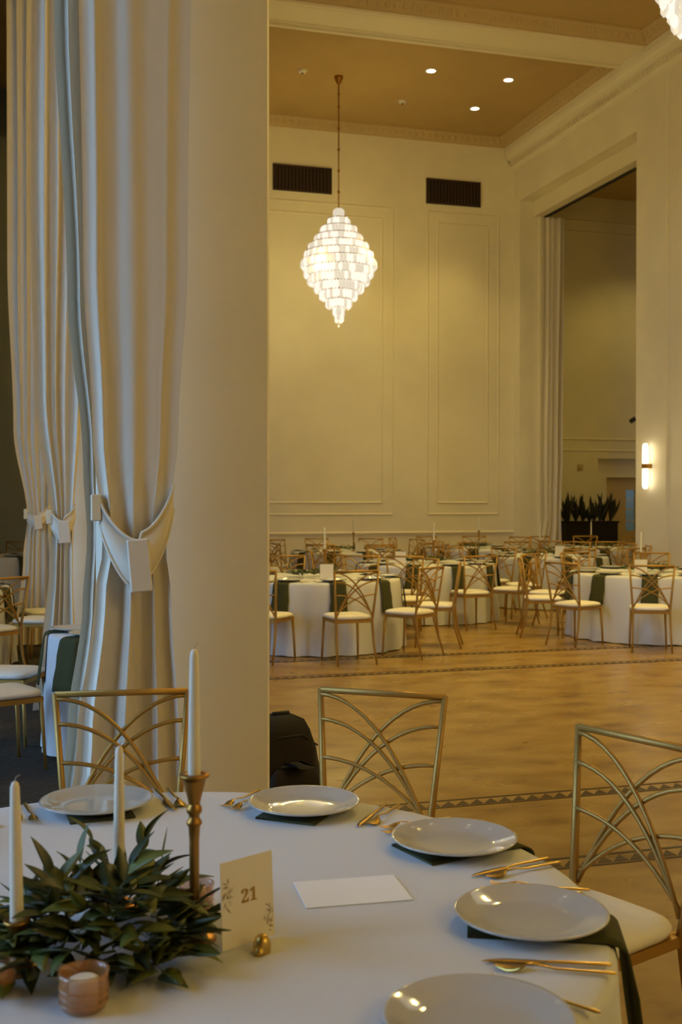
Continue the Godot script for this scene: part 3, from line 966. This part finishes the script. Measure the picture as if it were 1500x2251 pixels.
# napkin: a folded strip that starts under the plate and falls over the table edge; local +z is outward, origin at the plate
func napkin_mesh(edge: float, drop: float) -> ArrayMesh:
	var key := "napkin%.2f" % edge
	if meshes.has(key): return meshes[key]
	var st := tool(true)
	var w := 0.085
	var line := []
	var th := 0.006
	line.append([Vector3(0, th, -0.125), Vector3.UP])
	line.append([Vector3(0, th, 0.0), Vector3.UP])
	line.append([Vector3(0, th, edge - 0.03), Vector3.UP])
	for i in 5:
		var a := PI / 2 * (i + 1) / 5.0
		line.append([Vector3(0, th - 0.03 + 0.03 * cos(a), edge - 0.03 + 0.055 * sin(a)), Vector3(0, cos(a), sin(a))])
	for i in 4:
		line.append([Vector3(0.006 * sin(i * 2.0), th - 0.03 - drop * (i + 1) / 4.0, edge + 0.027 + 0.010 * (i + 1)), Vector3(0, 0.05, 1).normalized()])
	var n := line.size()
	var f := func(i: int, s: float, inner: bool) -> Vector3:
		var p: Vector3 = line[i][0]
		var nn: Vector3 = line[i][1]
		var ww: float = w * (1.0 + 0.14 * max(0.0, (i - 7) / 4.0))
		var wave := 0.007 * sin(s * 4.0) * (1.0 if i > 7 else 0.0)
		return p + Vector3(s * ww, 0, 0) + nn * wave - (nn * (th - 0.001) if inner else Vector3.ZERO)
	var cols := [-1.0, -0.5, 0.0, 0.5, 1.0]
	for i in n - 1:
		for c in 4:
			var s0: float = cols[c]
			var s1: float = cols[c + 1]
			quad(st, f.call(i + 1, s0, false), f.call(i + 1, s1, false), f.call(i, s1, false), f.call(i, s0, false))
			quad(st, f.call(i, s0, true), f.call(i, s1, true), f.call(i + 1, s1, true), f.call(i + 1, s0, true))
		for s in [-1.0, 1.0]:
			var q := [f.call(i, s, false), f.call(i + 1, s, false), f.call(i + 1, s, true), f.call(i, s, true)]
			if s < 0: quad(st, q[0], q[3], q[2], q[1])
			else: quad(st, q[0], q[1], q[2], q[3])
	for e in [0, n - 1]:
		quad(st, f.call(e, -1.0, true), f.call(e, 1.0, true), f.call(e, 1.0, false), f.call(e, -1.0, false))
	meshes[key] = done(st)
	return meshes[key]

# flat blade outline extruded with a raised middle: half widths along z, rise, thickness
func sliver(st: SurfaceTool, rows: Array, sx := 0.0) -> void:
	# rows: [z, half width, y centre, thickness, x offset]
	for i in rows.size() - 1:
		var a: Array = rows[i]
		var b: Array = rows[i + 1]
		var p := func(r: Array, k: int) -> Vector3:
			var ox: float = sx + (r[4] if r.size() > 4 else 0.0)
			match k:
				0: return Vector3(ox - r[1], r[2], r[0])
				1: return Vector3(ox, r[2] + r[3], r[0])
				2: return Vector3(ox + r[1], r[2], r[0])
				_: return Vector3(ox, r[2] - r[3] * 0.5, r[0])
		for k in 4:
			var k2 := (k + 1) % 4
			quad(st, p.call(b, k), p.call(b, k2), p.call(a, k2), p.call(a, k))

func cutlery_meshes() -> void:
	if meshes.has("knife_blade"): return
	# handle ends outward (+z), heads point to the table centre (-z)
	var st := tool(true)
	sliver(st, [[0.115, 0.004, 0.005, 0.003], [0.110, 0.0065, 0.005, 0.004], [0.02, 0.0055, 0.006, 0.004], [0.0, 0.0045, 0.006, 0.0035]])
	meshes.knife_handle = done(st)
	st = tool(true)
	sliver(st, [[0.0, 0.0045, 0.006, 0.003], [-0.02, 0.009, 0.005, 0.0012, 0.002], [-0.075, 0.0095, 0.005, 0.0012, 0.002], [-0.105, 0.006, 0.005, 0.001, 0.0], [-0.118, 0.001, 0.005, 0.0006, -0.004]])
	meshes.knife_blade = done(st)
	st = tool(true)
	sliver(st, [[0.105, 0.003, 0.005, 0.002], [0.10, 0.0065, 0.005, 0.003], [0.0, 0.004, 0.006, 0.003], [-0.04, 0.0032, 0.013, 0.002], [-0.052, 0.004, 0.014, 0.002]])
	meshes.fork_handle = done(st)
	st = tool(true)
	sliver(st, [[-0.052, 0.004, 0.014, 0.002], [-0.060, 0.011, 0.011, 0.0014], [-0.072, 0.0125, 0.007, 0.0012], [-0.078, 0.0125, 0.006, 0.0012]])
	for k in 4:
		sliver(st, [[-0.078, 0.002, 0.006, 0.0012], [-0.098, 0.0018, 0.007, 0.0012], [-0.108, 0.0010, 0.011, 0.0008]], -0.0099 + 0.0066 * k)
	meshes.fork_head = done(st)
	st = tool(true)
	sliver(st, [[-0.052, 0.004, 0.012, 0.002], [-0.060, 0.010, 0.008, 0.0016], [-0.075, 0.0165, 0.004, 0.0012], [-0.090, 0.0165, 0.004, 0.0012], [-0.104, 0.010, 0.007, 0.0012], [-0.110, 0.002, 0.009, 0.001]])
	meshes.spoon_head = done(st)

func cutlery(kind: String, at: Vector3, turn: float, label: String, group: String) -> void:
	cutlery_meshes()
	var o := thing(kind, label, kind, at, turn, group)
	if kind == "knife":
		part("handle", meshes.knife_handle, M.cutlery, o)
		part("blade", meshes.knife_blade, M.cutlery, o)
	else:
		part("handle", meshes.fork_handle, M.cutlery, o)
		part("head", meshes.fork_head if kind == "fork" else meshes.spoon_head, M.cutlery, o)

var plate_proto: Node3D
func place_plate(at: Vector3, label: String, group: String) -> void:
	var o := part("dinner_plate", plate_mesh(), M.plate, self, at)
	tag(o, label, "plate", group)

func place_napkin(at: Vector3, turn: float, edge: float, label: String, group: String) -> void:
	var o := part("napkin", napkin_mesh(edge, 0.30), M.napkin, self, at, Basis(Vector3.UP, turn))
	tag(o, label, "napkin", group)

# leaf: folded along its midrib, tip at -z, drooping
func leaf_mesh(kind: int) -> ArrayMesh:
	var key := "leaf%d" % kind
	if meshes.has(key): return meshes[key]
	var st := tool(true)
	var L := 0.085
	var W: float = [0.0150, 0.0175, 0.013][kind]
	var bend: float = [0.012, 0.028, -0.006][kind]
	var prev := []
	for i in 8:
		var t := i / 7.0
		var w: float = W * pow(sin(PI * pow(t, 0.72)), 0.9) + 0.0004
		var y := -bend * t * t
		var z := -L * t
		var cur := [Vector3(-w, y + w * 0.35, z), Vector3(0, y, z), Vector3(w, y + w * 0.35, z), Vector3(0, y - 0.0008, z)]
		if i > 0:
			quad(st, prev[0], prev[1], cur[1], cur[0])
			quad(st, prev[1], prev[2], cur[2], cur[1])
			quad(st, cur[0], cur[3], prev[3], prev[0])
			quad(st, cur[3], cur[2], prev[2], prev[3])
		prev = cur
	meshes[key] = done(st)
	return meshes[key]

func sprig(parent: Node, at: Vector3, dir: Vector3, length: float, n: int, r: RandomNumberGenerator, size := 1.0) -> void:
	var s := Node3D.new()
	s.name = "sprig"
	parent.add_child(s, true)
	s.position = at
	dir = dir.normalized()
	var side := dir.cross(Vector3.UP).normalized()
	var pts := []
	for i in 6:
		var t := i / 5.0
		pts.append(dir * length * t + Vector3.DOWN * (0.035 * t * t * length / 0.16) * (1.0 if dir.y < 0.6 else 0.2) + side * 0.012 * sin(t * 3.0))
		pts[i].y = maxf(pts[i].y, 0.006 - at.y)
	part("stem", tube_mesh(pts, [0.0020, 0.0018, 0.0016, 0.0013, 0.001, 0.0007], 4), M.stem, s)
	for k in n:
		var t := (k + 0.7) / n
		var i0 := int(min(4.0, t * 5.0))
		var p: Vector3 = pts[i0].lerp(pts[i0 + 1], t * 5.0 - i0)
		var out := (dir * 0.75 + side * (0.9 if k % 2 else -0.9) + Vector3.UP * r.randf_range(-0.15, 0.55)) if k < n - 1 else dir
		out = (out + Vector3(r.randf_range(-0.2, 0.2), r.randf_range(-0.1, 0.2), r.randf_range(-0.2, 0.2))).normalized()
		var sc := r.randf_range(0.75, 1.2) * size
		# keep the tip above the cloth
		out.y = maxf(out.y, clampf((0.004 + 0.028 * sc - p.y - at.y) / (0.085 * sc), -1.0, 0.7))
		out = out.normalized()
		var lt := Basis.looking_at(out, Vector3.UP if abs(out.y) < 0.95 else Vector3.BACK)
		var up := (Vector3.UP * 1.0 + Vector3(r.randf_range(-0.6, 0.6), 0, r.randf_range(-0.6, 0.6))).normalized()
		if abs(out.dot(up)) < 0.95: lt = Basis.looking_at(out, up)
		part("leaf", leaf_mesh(r.randi() % 3), M.leaves[r.randi() % 4], s, p, lt.scaled_local(Vector3.ONE * sc))

func candle(at: Vector3, length: float, label: String, lean := 0.0) -> void:
	var o := thing("taper_candle", label, "candle", at, 0.0, "white taper candles")
	o.rotation.z = lean
	part("wax", lathe_mesh([[0.0, 0.0], [0.0115, 0.0], [0.012, 0.01], [0.0110, length * 0.5], [0.0082, length - 0.012], [0.0055, length - 0.003], [0.0, length]], 20), M.wax, o)
	part("wick", tube_mesh([Vector3(0, length - 0.002, 0), Vector3(0.002, length + 0.006, 0), Vector3(0.009, length + 0.010, 0)], [0.0009], 5), M.wick, o)

func candlestick(at: Vector3, h: float, label: String) -> void:
	var o := thing("candlestick", label, "candlestick", at, 0.0, "brass candlesticks")
	part("foot", lathe_mesh([[0.0, 0.0], [0.042, 0.0], [0.043, 0.004], [0.036, 0.010], [0.020, 0.016], [0.011, 0.026], [0.008, 0.034]], 28), M.brass, o)
	if h > 0.2:
		part("stem", lathe_mesh([[0.008, 0.034], [0.0095, 0.05], [0.0095, h * 0.60], [0.0115, h * 0.685], [0.0148, h * 0.70], [0.0148, h * 0.715], [0.0102, h * 0.735], [0.0105, h * 0.755], [0.0150, h * 0.775], [0.0150, h * 0.795], [0.0108, h * 0.82]], 20), M.brass, o)
		part("cup", lathe_mesh([[0.0108, h * 0.82], [0.0145, h * 0.87], [0.0215, h * 0.955], [0.0225, h * 0.975], [0.0285, h * 0.985], [0.029, h], [0.013, h], [0.013, h - 0.012], [0.0, h - 0.012]], 24), M.brass, o)
	else:
		part("cup", lathe_mesh([[0.008, 0.034], [0.014, h * 0.6], [0.018, h * 0.88], [0.023, h * 0.94], [0.024, h], [0.013, h], [0.013, h - 0.012], [0.0, h - 0.012]], 24), M.brass, o)

func votive(at: Vector3, label: String, k := 1.0) -> void:
	var o := thing("votive_cup", label, "votive", at, 0.0, "amber glass votive cups")
	var st := tool(true)
	lathe(st, [[0.0, 0.0], [0.032 * k, 0.0], [0.036 * k, 0.004], [0.040 * k, 0.03 * k], [0.0405 * k, 0.055 * k], [0.042 * k, 0.064 * k], [0.0385 * k, 0.064 * k], [0.037 * k, 0.055 * k], [0.036 * k, 0.03 * k], [0.033 * k, 0.006], [0.0, 0.006]], 28)
	part("cup", done(st), M.amber, o)
	var rib := tool(true)
	for y in [0.014, 0.026, 0.038]:
		var hp := []
		for q in 25: hp.append(Vector3(cos(TAU * q / 24.0), 0, sin(TAU * q / 24.0)) * (0.0385 + y * 0.04) * k + Vector3.UP * y * k)
		tube(rib, hp, [0.0022], 5, false)
	part("bead_rows", done(rib), M.amber, o)
	part("tea_light", lathe_mesh([[0.0, 0.0065], [0.024 * k, 0.0065], [0.024 * k, 0.050 * k], [0.018 * k, 0.052 * k], [0.0, 0.051 * k]], 20), M.wax, o)

# ------------------------------------------------------------------ the near table
const NC := Vector3(0.263, 0, -2.32)

func ring_dir(deg: float) -> Vector3:
	# 0 points away from the camera, turning towards the sconce wall
	var a := deg_to_rad(deg + 16.33)
	return Vector3(sin(a), 0, -cos(a))

func near_table() -> void:
	var cl := part("tablecloth", cloth_mesh(1), M.cloth, self, NC)
	tag(cl, "white floor-length cloth over the large round table with the numbered card", "tablecloth", "white round tablecloths")
	var names := ["by the lone candle at the frame edge", "before the tied curtain", "before the dark bag", "between the second and third chair", "nearest the single chair seat", "cut off at the frame's bottom edge"]
	var degs := [-58.0, -20.0, 22.5, 59.5, 97.0, 131.5]
	for i in 6:
		var d := ring_dir(degs[i])
		var turn := atan2(d.x, d.z)
		var rad := 0.825 if i == 5 else 0.783
		var p := NC + d * rad + Vector3.UP * TOP
		var tan := Vector3(d.z, 0, -d.x)     # to the camera's right for the far seats
		if tan.dot(Vector3(0.96, 0, 0.28)) < 0 and i < 4: tan = -tan
		tan = -Vector3(d.z, 0, -d.x)
		place_napkin(p, turn, TR - rad, "olive napkin under the plate " + names[i], "olive napkins on the near table")
		place_plate(p + Vector3.UP * 0.0065, "glossy white dinner plate " + names[i], "white plates on the near table")
		var g := "gold cutlery on the near table"
		cutlery("knife", p + tan * 0.192 + d * 0.02, turn + 0.03, "gold knife beside the plate " + names[i], g)
		cutlery("spoon", p + tan * 0.222 + d * 0.035, turn - 0.02, "gold spoon outside the knife at the plate " + names[i], g)
		cutlery("fork", p - tan * 0.176 + d * 0.01, turn + 0.05, "gold fork next to the plate " + names[i], g)
		if i < 5: cutlery("fork", p - tan * 0.206 + d * 0.03, turn - 0.04, "outer gold fork at the plate " + names[i], g)
	# chairs behind it
	chair_cam(-0.735, 3.70, -0.17, "gold fan-back chair before the tied curtain")
	chair_cam(0.055, 3.70, 0.345, "gold fan-back chair beside the dark bag")
	chair_cam(0.645, 3.02, 0.93, "gold fan-back chair cut off by the frame, on the stone floor")
	chair_cam(0.88, 1.95, 1.75, "gold fan-back chair at the plate by the table's outer edge, mostly out of view")
	# candles and greenery
	var y := TOP + 0.0005
	candlestick(Vector3(0.329, y, -2.123), 0.318, "tall brass candlestick rising out of the greenery")
	candle(Vector3(0.329, y + 0.306, -2.123), 0.252, "white taper candle in the tall brass candlestick")
	candlestick(Vector3(0.206, y, -2.335), 0.085, "short brass candlestick in the middle of the greenery")
	candle(Vector3(0.206, y + 0.073, -2.335), 0.262, "white taper candle in the middle of the greenery")
	candlestick(Vector3(0.002, y, -2.075), 0.09, "short brass candlestick at the frame's edge")
	candle(Vector3(0.002, y + 0.078, -2.075), 0.262, "white taper candle at the frame's edge", 0.012)
	votive(Vector3(0.108, y, -1.885), "amber glass cup with a white tea light in front of the greenery")
	votive(Vector3(-0.035, y, -1.99), "amber glass cup half hidden by leaves at the frame's edge", 0.85)
	votive(Vector3(0.355, y, -2.27), "amber glass cup behind the tall candlestick", 0.9)
	var r := RandomNumberGenerator.new()
	r.seed = 77
	var o := thing("greenery", "loose bed of dark green leafy sprigs around the candles", "greenery", Vector3(0.17, y, -2.13))
	for i in 62:
		var a := TAU * i * 0.381966
		var rad := sqrt((i + 0.5) / 62.0)
		var c := Vector3(cos(a) * rad * 0.145 - 0.015, 0.012 + 0.075 * (1.0 - rad * rad) + r.randf_range(0, 0.014), sin(a) * rad * 0.12)
		var d := Vector3(cos(a) * 0.9 + r.randf_range(-0.6, 0.6), r.randf_range(0.02, 0.75) * (1.2 - rad), sin(a) + r.randf_range(-0.6, 0.6))
		sprig(o, c, d, r.randf_range(0.055, 0.095), 5, r, r.randf_range(0.8, 1.1))
	# a few sprigs that stand clear of the bed
	sprig(o, Vector3(0.02, 0.06, -0.19), Vector3(-0.45, 1.0, -0.05), 0.10, 4, r, 0.85)
	sprig(o, Vector3(0.06, 0.06, -0.20), Vector3(0.35, 0.9, -0.1), 0.09, 4, r, 0.8)
	sprig(o, Vector3(0.08, 0.04, -0.10), Vector3(0.35, 0.8, -0.5), 0.10, 5, r, 0.9)
	sprig(o, Vector3(-0.10, 0.04, -0.03), Vector3(-0.1, 0.9, -0.5), 0.10, 5, r, 0.95)
	sprig(o, Vector3(-0.08, 0.05, -0.08), Vector3(0.3, 0.8, -0.4), 0.10, 5, r, 0.9)
	sprig(o, Vector3(0.09, 0.04, 0.04), Vector3(0.6, 0.3, 0.6), 0.07, 5, r, 1.0)
	sprig(o, Vector3(0.06, 0.03, 0.08), Vector3(0.25, 0.0, 0.9), 0.09, 5, r, 1.0)
	sprig(o, Vector3(-0.13, 0.02, 0.10), Vector3(-0.8, 0.02, 0.5), 0.12, 5, r, 1.1)
	# number card in a small gold holder
	var cd := thing("table_card", "cream table card with the gold number 21 and grey flower prints", "card", Vector3(0.424, y, -2.066), deg_to_rad(26.0))
	part("card", box_mesh(Vector3(-0.062, 0.004, -0.0006), Vector3(0.062, 0.166, 0.0006)), M.paper, cd, Vector3.ZERO, Basis(Vector3.RIGHT, -0.06))
	var tm := TextMesh.new()
	tm.text = "21"
	var sf := SystemFont.new()
	sf.font_names = PackedStringArray(["Droid Serif"])
	sf.font_weight = 700
	tm.font = sf
	tm.font_size = 64
	tm.pixel_size = 0.00055
	tm.depth = 0.0006
	tm.curve_step = 1.0
	part("number", tm, M.gold_ink, cd, Vector3(0.004, 0.094, -0.0040), Basis(Vector3.RIGHT, -0.06))
	var fl := tool()
	var rr := RandomNumberGenerator.new()
	rr.seed = 5
	for c in [[-0.046, 0.105], [0.050, 0.045]]:
		for i in 26:
			var an := rr.randf() * TAU
			var q := Vector3(c[0] + cos(an) * rr.randf() * 0.011, c[1] + sin(an) * rr.randf() * 0.030, 0)
			var dd := Vector3(cos(an + 0.6), sin(an + 0.6), 0) * rr.randf_range(0.004, 0.010)
			var nn := Vector3(-dd.y, dd.x, 0) * 0.35
			tri(fl, q - nn * 0.5, q + nn * 0.5, q + dd)
			tri(fl, q + nn * 0.5, q - nn * 0.5, q - dd * 0.5)
	part("flower_print", done(fl), M.grey_ink, cd, Vector3(0, 0, 0.0010), Basis(Vector3.RIGHT, -0.06))
	var hd := thing("card_holder", "small gold domed holder in front of the number card", "holder", Vector3(0.441, y, -2.030), deg_to_rad(26.0))
	part("dome", lathe_mesh([[0.0, 0.0], [0.0165, 0.0], [0.017, 0.006], [0.0165, 0.016], [0.013, 0.026], [0.007, 0.032], [0.0, 0.034]], 20), M.cutlery, hd)
	part("toe", lathe_mesh([[0.0, 0.0], [0.0105, 0.0], [0.011, 0.006], [0.007, 0.013], [0.0, 0.015]], 16), M.cutlery, hd, Vector3(-0.013, 0, 0.008))
	# blank white leaflet lying flat
	var lf := tool()
	cbox(lf, Vector3(-0.115, 0, -0.08), Vector3(0.115, 0.0022, 0.08), 0.0006)
	var lp := part("leaflet", done(lf), M.white_paper, self, Vector3(0.695, y, -2.29), Basis(Vector3.UP, deg_to_rad(-4.0)))
	tag(lp, "white paper leaflet lying flat on the cloth beside the card", "leaflet")

# a chair given across (X) and ahead of (Z) the viewer, turned by the angle of its outward direction
func chair_cam(cx: float, cz: float, out: float, label: String) -> void:
	var a := deg_to_rad(16.33)
	var p := Vector3(cx * cos(a) + cz * sin(a), 0, cx * sin(a) - cz * cos(a))
	var o := out + a
	chair(p, p - Vector3(sin(o), 0, -cos(o)), label, "gold fan-back chairs at the near table")

# ------------------------------------------------------------------ the other tables
const HOURS := ["twelve", "one", "two", "three", "four", "five", "six", "seven", "eight", "nine", "ten", "eleven"]

func far_table(c: Vector3, first: float, where: String, seed_: int, opts := {}) -> void:
	var k_: float = opts.get("scale", 1.0)
	var cl := part("tablecloth", cloth_mesh(2 + seed_ % 3), M.cloth, self, c, Basis(Vector3.UP, seed_ * 0.9).scaled(Vector3(k_, 1, k_)))
	tag(cl, "white floor-length cloth over the round table " + where, "tablecloth", "white round tablecloths")
	var view := Vector3(-c.x, 0, -c.z).normalized()
	var base := atan2(view.x, view.z)
	for k in 10:
		var phi := first + 36.0 * k
		var a := base + deg_to_rad(phi)
		var d := Vector3(sin(a), 0, cos(a))
		var hour: int = int(round(fposmod(6.0 - phi / 30.0, 12.0))) % 12
		var seat: String = "at %s o'clock " % HOURS[hour]
		var p: Vector3 = c + d * (TR * k_ - 0.168) + Vector3.UP * TOP
		var skip: Array = opts.get("skip", [])
		if not skip.has(k):
			place_plate(p + Vector3.UP * 0.0065, "white plate %son the table %s" % [seat, where], "plates on the table " + where)
			place_napkin(p, a, TR - 0.772, "olive napkin %sof the table %s" % [seat, where], "napkins on the table " + where)
		var near := cos(deg_to_rad(phi)) > 0.2
		if opts.get("cutlery", false) and near:
			var tan := Vector3(d.z, 0, -d.x)
			cutlery("knife", p + tan * 0.195, a, "gold knife %sof the table %s" % [seat, where], "cutlery on the table " + where)
			cutlery("fork", p - tan * 0.185, a, "gold fork %sof the table %s" % [seat, where], "cutlery on the table " + where)
		var jit := sin(seed_ * 3.1 + k * 2.3)
		var q := c + d * (1.31 + 0.03 * jit)
		if opts.get("no_chairs", []).has(k) or not chair_fits(q, c): continue
		chair(q, c, "gold fan-back chair %sof the table %s" % [seat, where], "chairs around the table " + where, 0.10 * sin(seed_ + k * 1.9))
	for q2 in opts.get("chairs", []):
		var at2 := Vector3(q2[0], 0, q2[1])
		chair(at2, c, "gold fan-back chair %s at the table %s" % ["nearer the curtain" if q2[1] < -7.3 else "nearer the viewer", where], "chairs around the table " + where)
	# centrepiece
	var r := RandomNumberGenerator.new()
	r.seed = 300 + seed_
	var y := TOP + 0.0005
	var o := thing("greenery", "low green centrepiece on the table " + where, "greenery", c + Vector3.UP * y, 0.0, "green centrepieces on the guest tables")
	for i in 14:
		var a2 := TAU * i * 0.381966
		var rad := sqrt((i + 0.5) / 14.0)
		sprig(o, Vector3(cos(a2) * rad * 0.2, 0.015 + 0.04 * (1.0 - rad), sin(a2) * rad * 0.12), Vector3(cos(a2), 0.35, sin(a2)), 0.13, 5, r, 1.25)
	var side := Vector3(view.z, 0, -view.x)
	candlestick(c + side * 0.10 * (1 if seed_ % 2 else -1) + view * 0.13 + Vector3.UP * y, 0.318 if seed_ % 2 else 0.24, "brass candlestick on the table " + where)
	candle(c + side * 0.10 * (1 if seed_ % 2 else -1) + view * 0.13 + Vector3.UP * (y + (0.306 if seed_ % 2 else 0.228)), 0.25, "white taper candle on the table " + where)
	if opts.has("card"):
		var at: Vector3 = c + view * 0.36 + side * opts.card + Vector3.UP * y
		var cd := thing("table_card", "small cream number card on the table " + where, "card", at, base + 0.1, "number cards on the guest tables")
		part("card", box_mesh(Vector3(-0.072, 0.0, -0.0006), Vector3(0.072, 0.165, 0.0006)), M.paper, cd)
		part("foot", box_mesh(Vector3(-0.02, 0, -0.02), Vector3(0.02, 0.012, 0.02)), M.cutlery, cd)

var table_spots := []
func chair_fits(q: Vector3, own: Vector3) -> bool:
	for t in table_spots:
		if t != own and t.distance_to(q) < TR + 0.33: return false
	for p in chairs_at:
		if p.distance_to(q) < 0.64: return false
	if q.z < FAR + 0.45: return false
	if q.x > RIGHT - 0.45 and (q.z > -16.7 or q.z < -20.2): return false
	for z in [-5.2, -9.2, -13.25, -17.25]:
		if abs(q.x - 0.60) < 0.95 and abs(q.z - z) < 0.70: return false
	return true

func guest_tables() -> void:
	var list := [
		[Vector3(3.215, 0, -11.98), 14.0, "beside the pillar edge", 1, {"cutlery": true, "card": 0.12}],
		[Vector3(7.282, 0, -11.73), 0.0, "nearest the wall lamp", 2, {"cutlery": true, "card": -0.10}],
		[Vector3(5.43, 0, -14.35), 25.0, "in the middle of the hall", 3, {"card": -0.35}],
		[Vector3(7.95, 0, -15.75), 18.0, "before the tall opening", 4, {"card": 0.2}],
		[Vector3(5.45, 0, -18.2), 20.0, "under the lit chandelier", 5, {"card": 0.2}],
		[Vector3(10.2, 0, -18.2), 8.0, "inside the tall opening", 6, {}],
		[Vector3(8.0, 0, -18.75), 0.0, "in the far corner", 7, {}],
		[Vector3(0.90, 0, -7.40), 60.0, "behind the near pillar", 8, {"scale": 0.74, "no_chairs": [0, 1, 2, 3, 4, 5, 6, 7, 8, 9], "skip": [0, 1, 2, 3, 4, 5], "chairs": [[-0.06, -7.80], [-0.10, -6.98]]}],
		[Vector3(-0.98, 0, -11.6), 30.0, "in the dim aisle", 9, {}],
		[Vector3(-0.6, 0, -18.2), 10.0, "furthest down the aisle", 10, {}],
	]
	for t in list: table_spots.append(t[0])
	for t in list: far_table(t[0], t[1], t[2], t[3], t[4])

# ------------------------------------------------------------------ odds and ends
func bag() -> void:
	var o := thing("backpack", "dark soft backpack standing behind the pillar on the stone floor", "bag", Vector3(1.325, 0, -5.66), 0.25)
	var st := tool(true)
	# rounded soft body as a stack of rounded rings
	var rows := [[0.0, 0.13, 0.18], [0.03, 0.15, 0.20], [0.2, 0.155, 0.205], [0.32, 0.145, 0.19], [0.42, 0.125, 0.15], [0.47, 0.10, 0.12], [0.49, 0.05, 0.07], [0.492, 0.0, 0.0]]
	var n := 28
	var rings := []
	for r in rows:
		var ring := []
		for k in n:
			var a := TAU * k / n
			var e := 0.6
			ring.append(Vector3(sign(cos(a)) * pow(abs(cos(a)), e) * r[2] + 0.012 * sin(a * 3.0 + r[0] * 9.0), r[0], sign(sin(a)) * pow(abs(sin(a)), e) * r[1] + 0.01 * sin(a * 4.0 + r[0] * 14.0)))
		rings.append(ring)
	for i in rings.size() - 1:
		for k in n: quad(st, rings[i][(k + 1) % n], rings[i][k], rings[i + 1][k], rings[i + 1][(k + 1) % n])
	part("body", done(st), M.bag, o)
	var fp := tool(true)
	rounded_slab(fp, 0.14, 0.045, 0.05, 0.27, 0.03)
	part("front_pocket", done(fp), M.bag, o, Vector3(0, 0, 0.165))
	part("handle", tube_mesh([Vector3(-0.05, 0.475, 0), Vector3(-0.045, 0.497, 0.01), Vector3(0.045, 0.497, 0.01), Vector3(0.05, 0.475, 0)], [0.012], 8), M.black, o)
	part("zip", tube_mesh([Vector3(-0.17, 0.34, 0.10), Vector3(-0.08, 0.40, 0.135), Vector3(0.06, 0.40, 0.135), Vector3(0.17, 0.33, 0.10)], [0.005], 6), M.black, o)

func aisle_plant() -> void:
	var o := thing("potted_tree", "dark leafy tree in a pot at the frame's edge in the aisle", "plant", Vector3(-0.78, 0, -15.4))
	part("pot", lathe_mesh([[0.0, 0.0], [0.20, 0.0], [0.26, 0.45], [0.28, 0.46], [0.28, 0.50], [0.24, 0.50], [0.23, 0.44], [0.0, 0.44]], 24), M.planter, o)
	part("trunk", tube_mesh([Vector3(0, 0.44, 0), Vector3(0.03, 1.0, 0.02), Vector3(-0.02, 1.7, 0), Vector3(0.02, 2.4, 0)], [0.03, 0.025, 0.02, 0.01], 8), M.stem, o)
	var r := RandomNumberGenerator.new()
	r.seed = 31
	for k in 34:
		var h := r.randf_range(1.2, 2.55)
		var a := r.randf() * TAU
		var out := Vector3(cos(a), r.randf_range(-0.1, 0.5), sin(a)).normalized()
		var base := Vector3(out.x * 0.04, h, out.z * 0.04)
		part("branch", tube_mesh([base - out * 0.04, base + out * 0.12], [0.008, 0.005], 5), M.stem, o)
		part("leaf", leaf_mesh(r.randi() % 3), M.plant, o, base + out * 0.10, Basis.looking_at(out).scaled_local(Vector3(5.0, 3.4, 3.4)))

func _ready() -> void:
	materials()
	look()
	room()
	pillars_and_curtains()
	lamps()
	fittings()
	near_table()
	guest_tables()
	bag()
	aisle_plant()
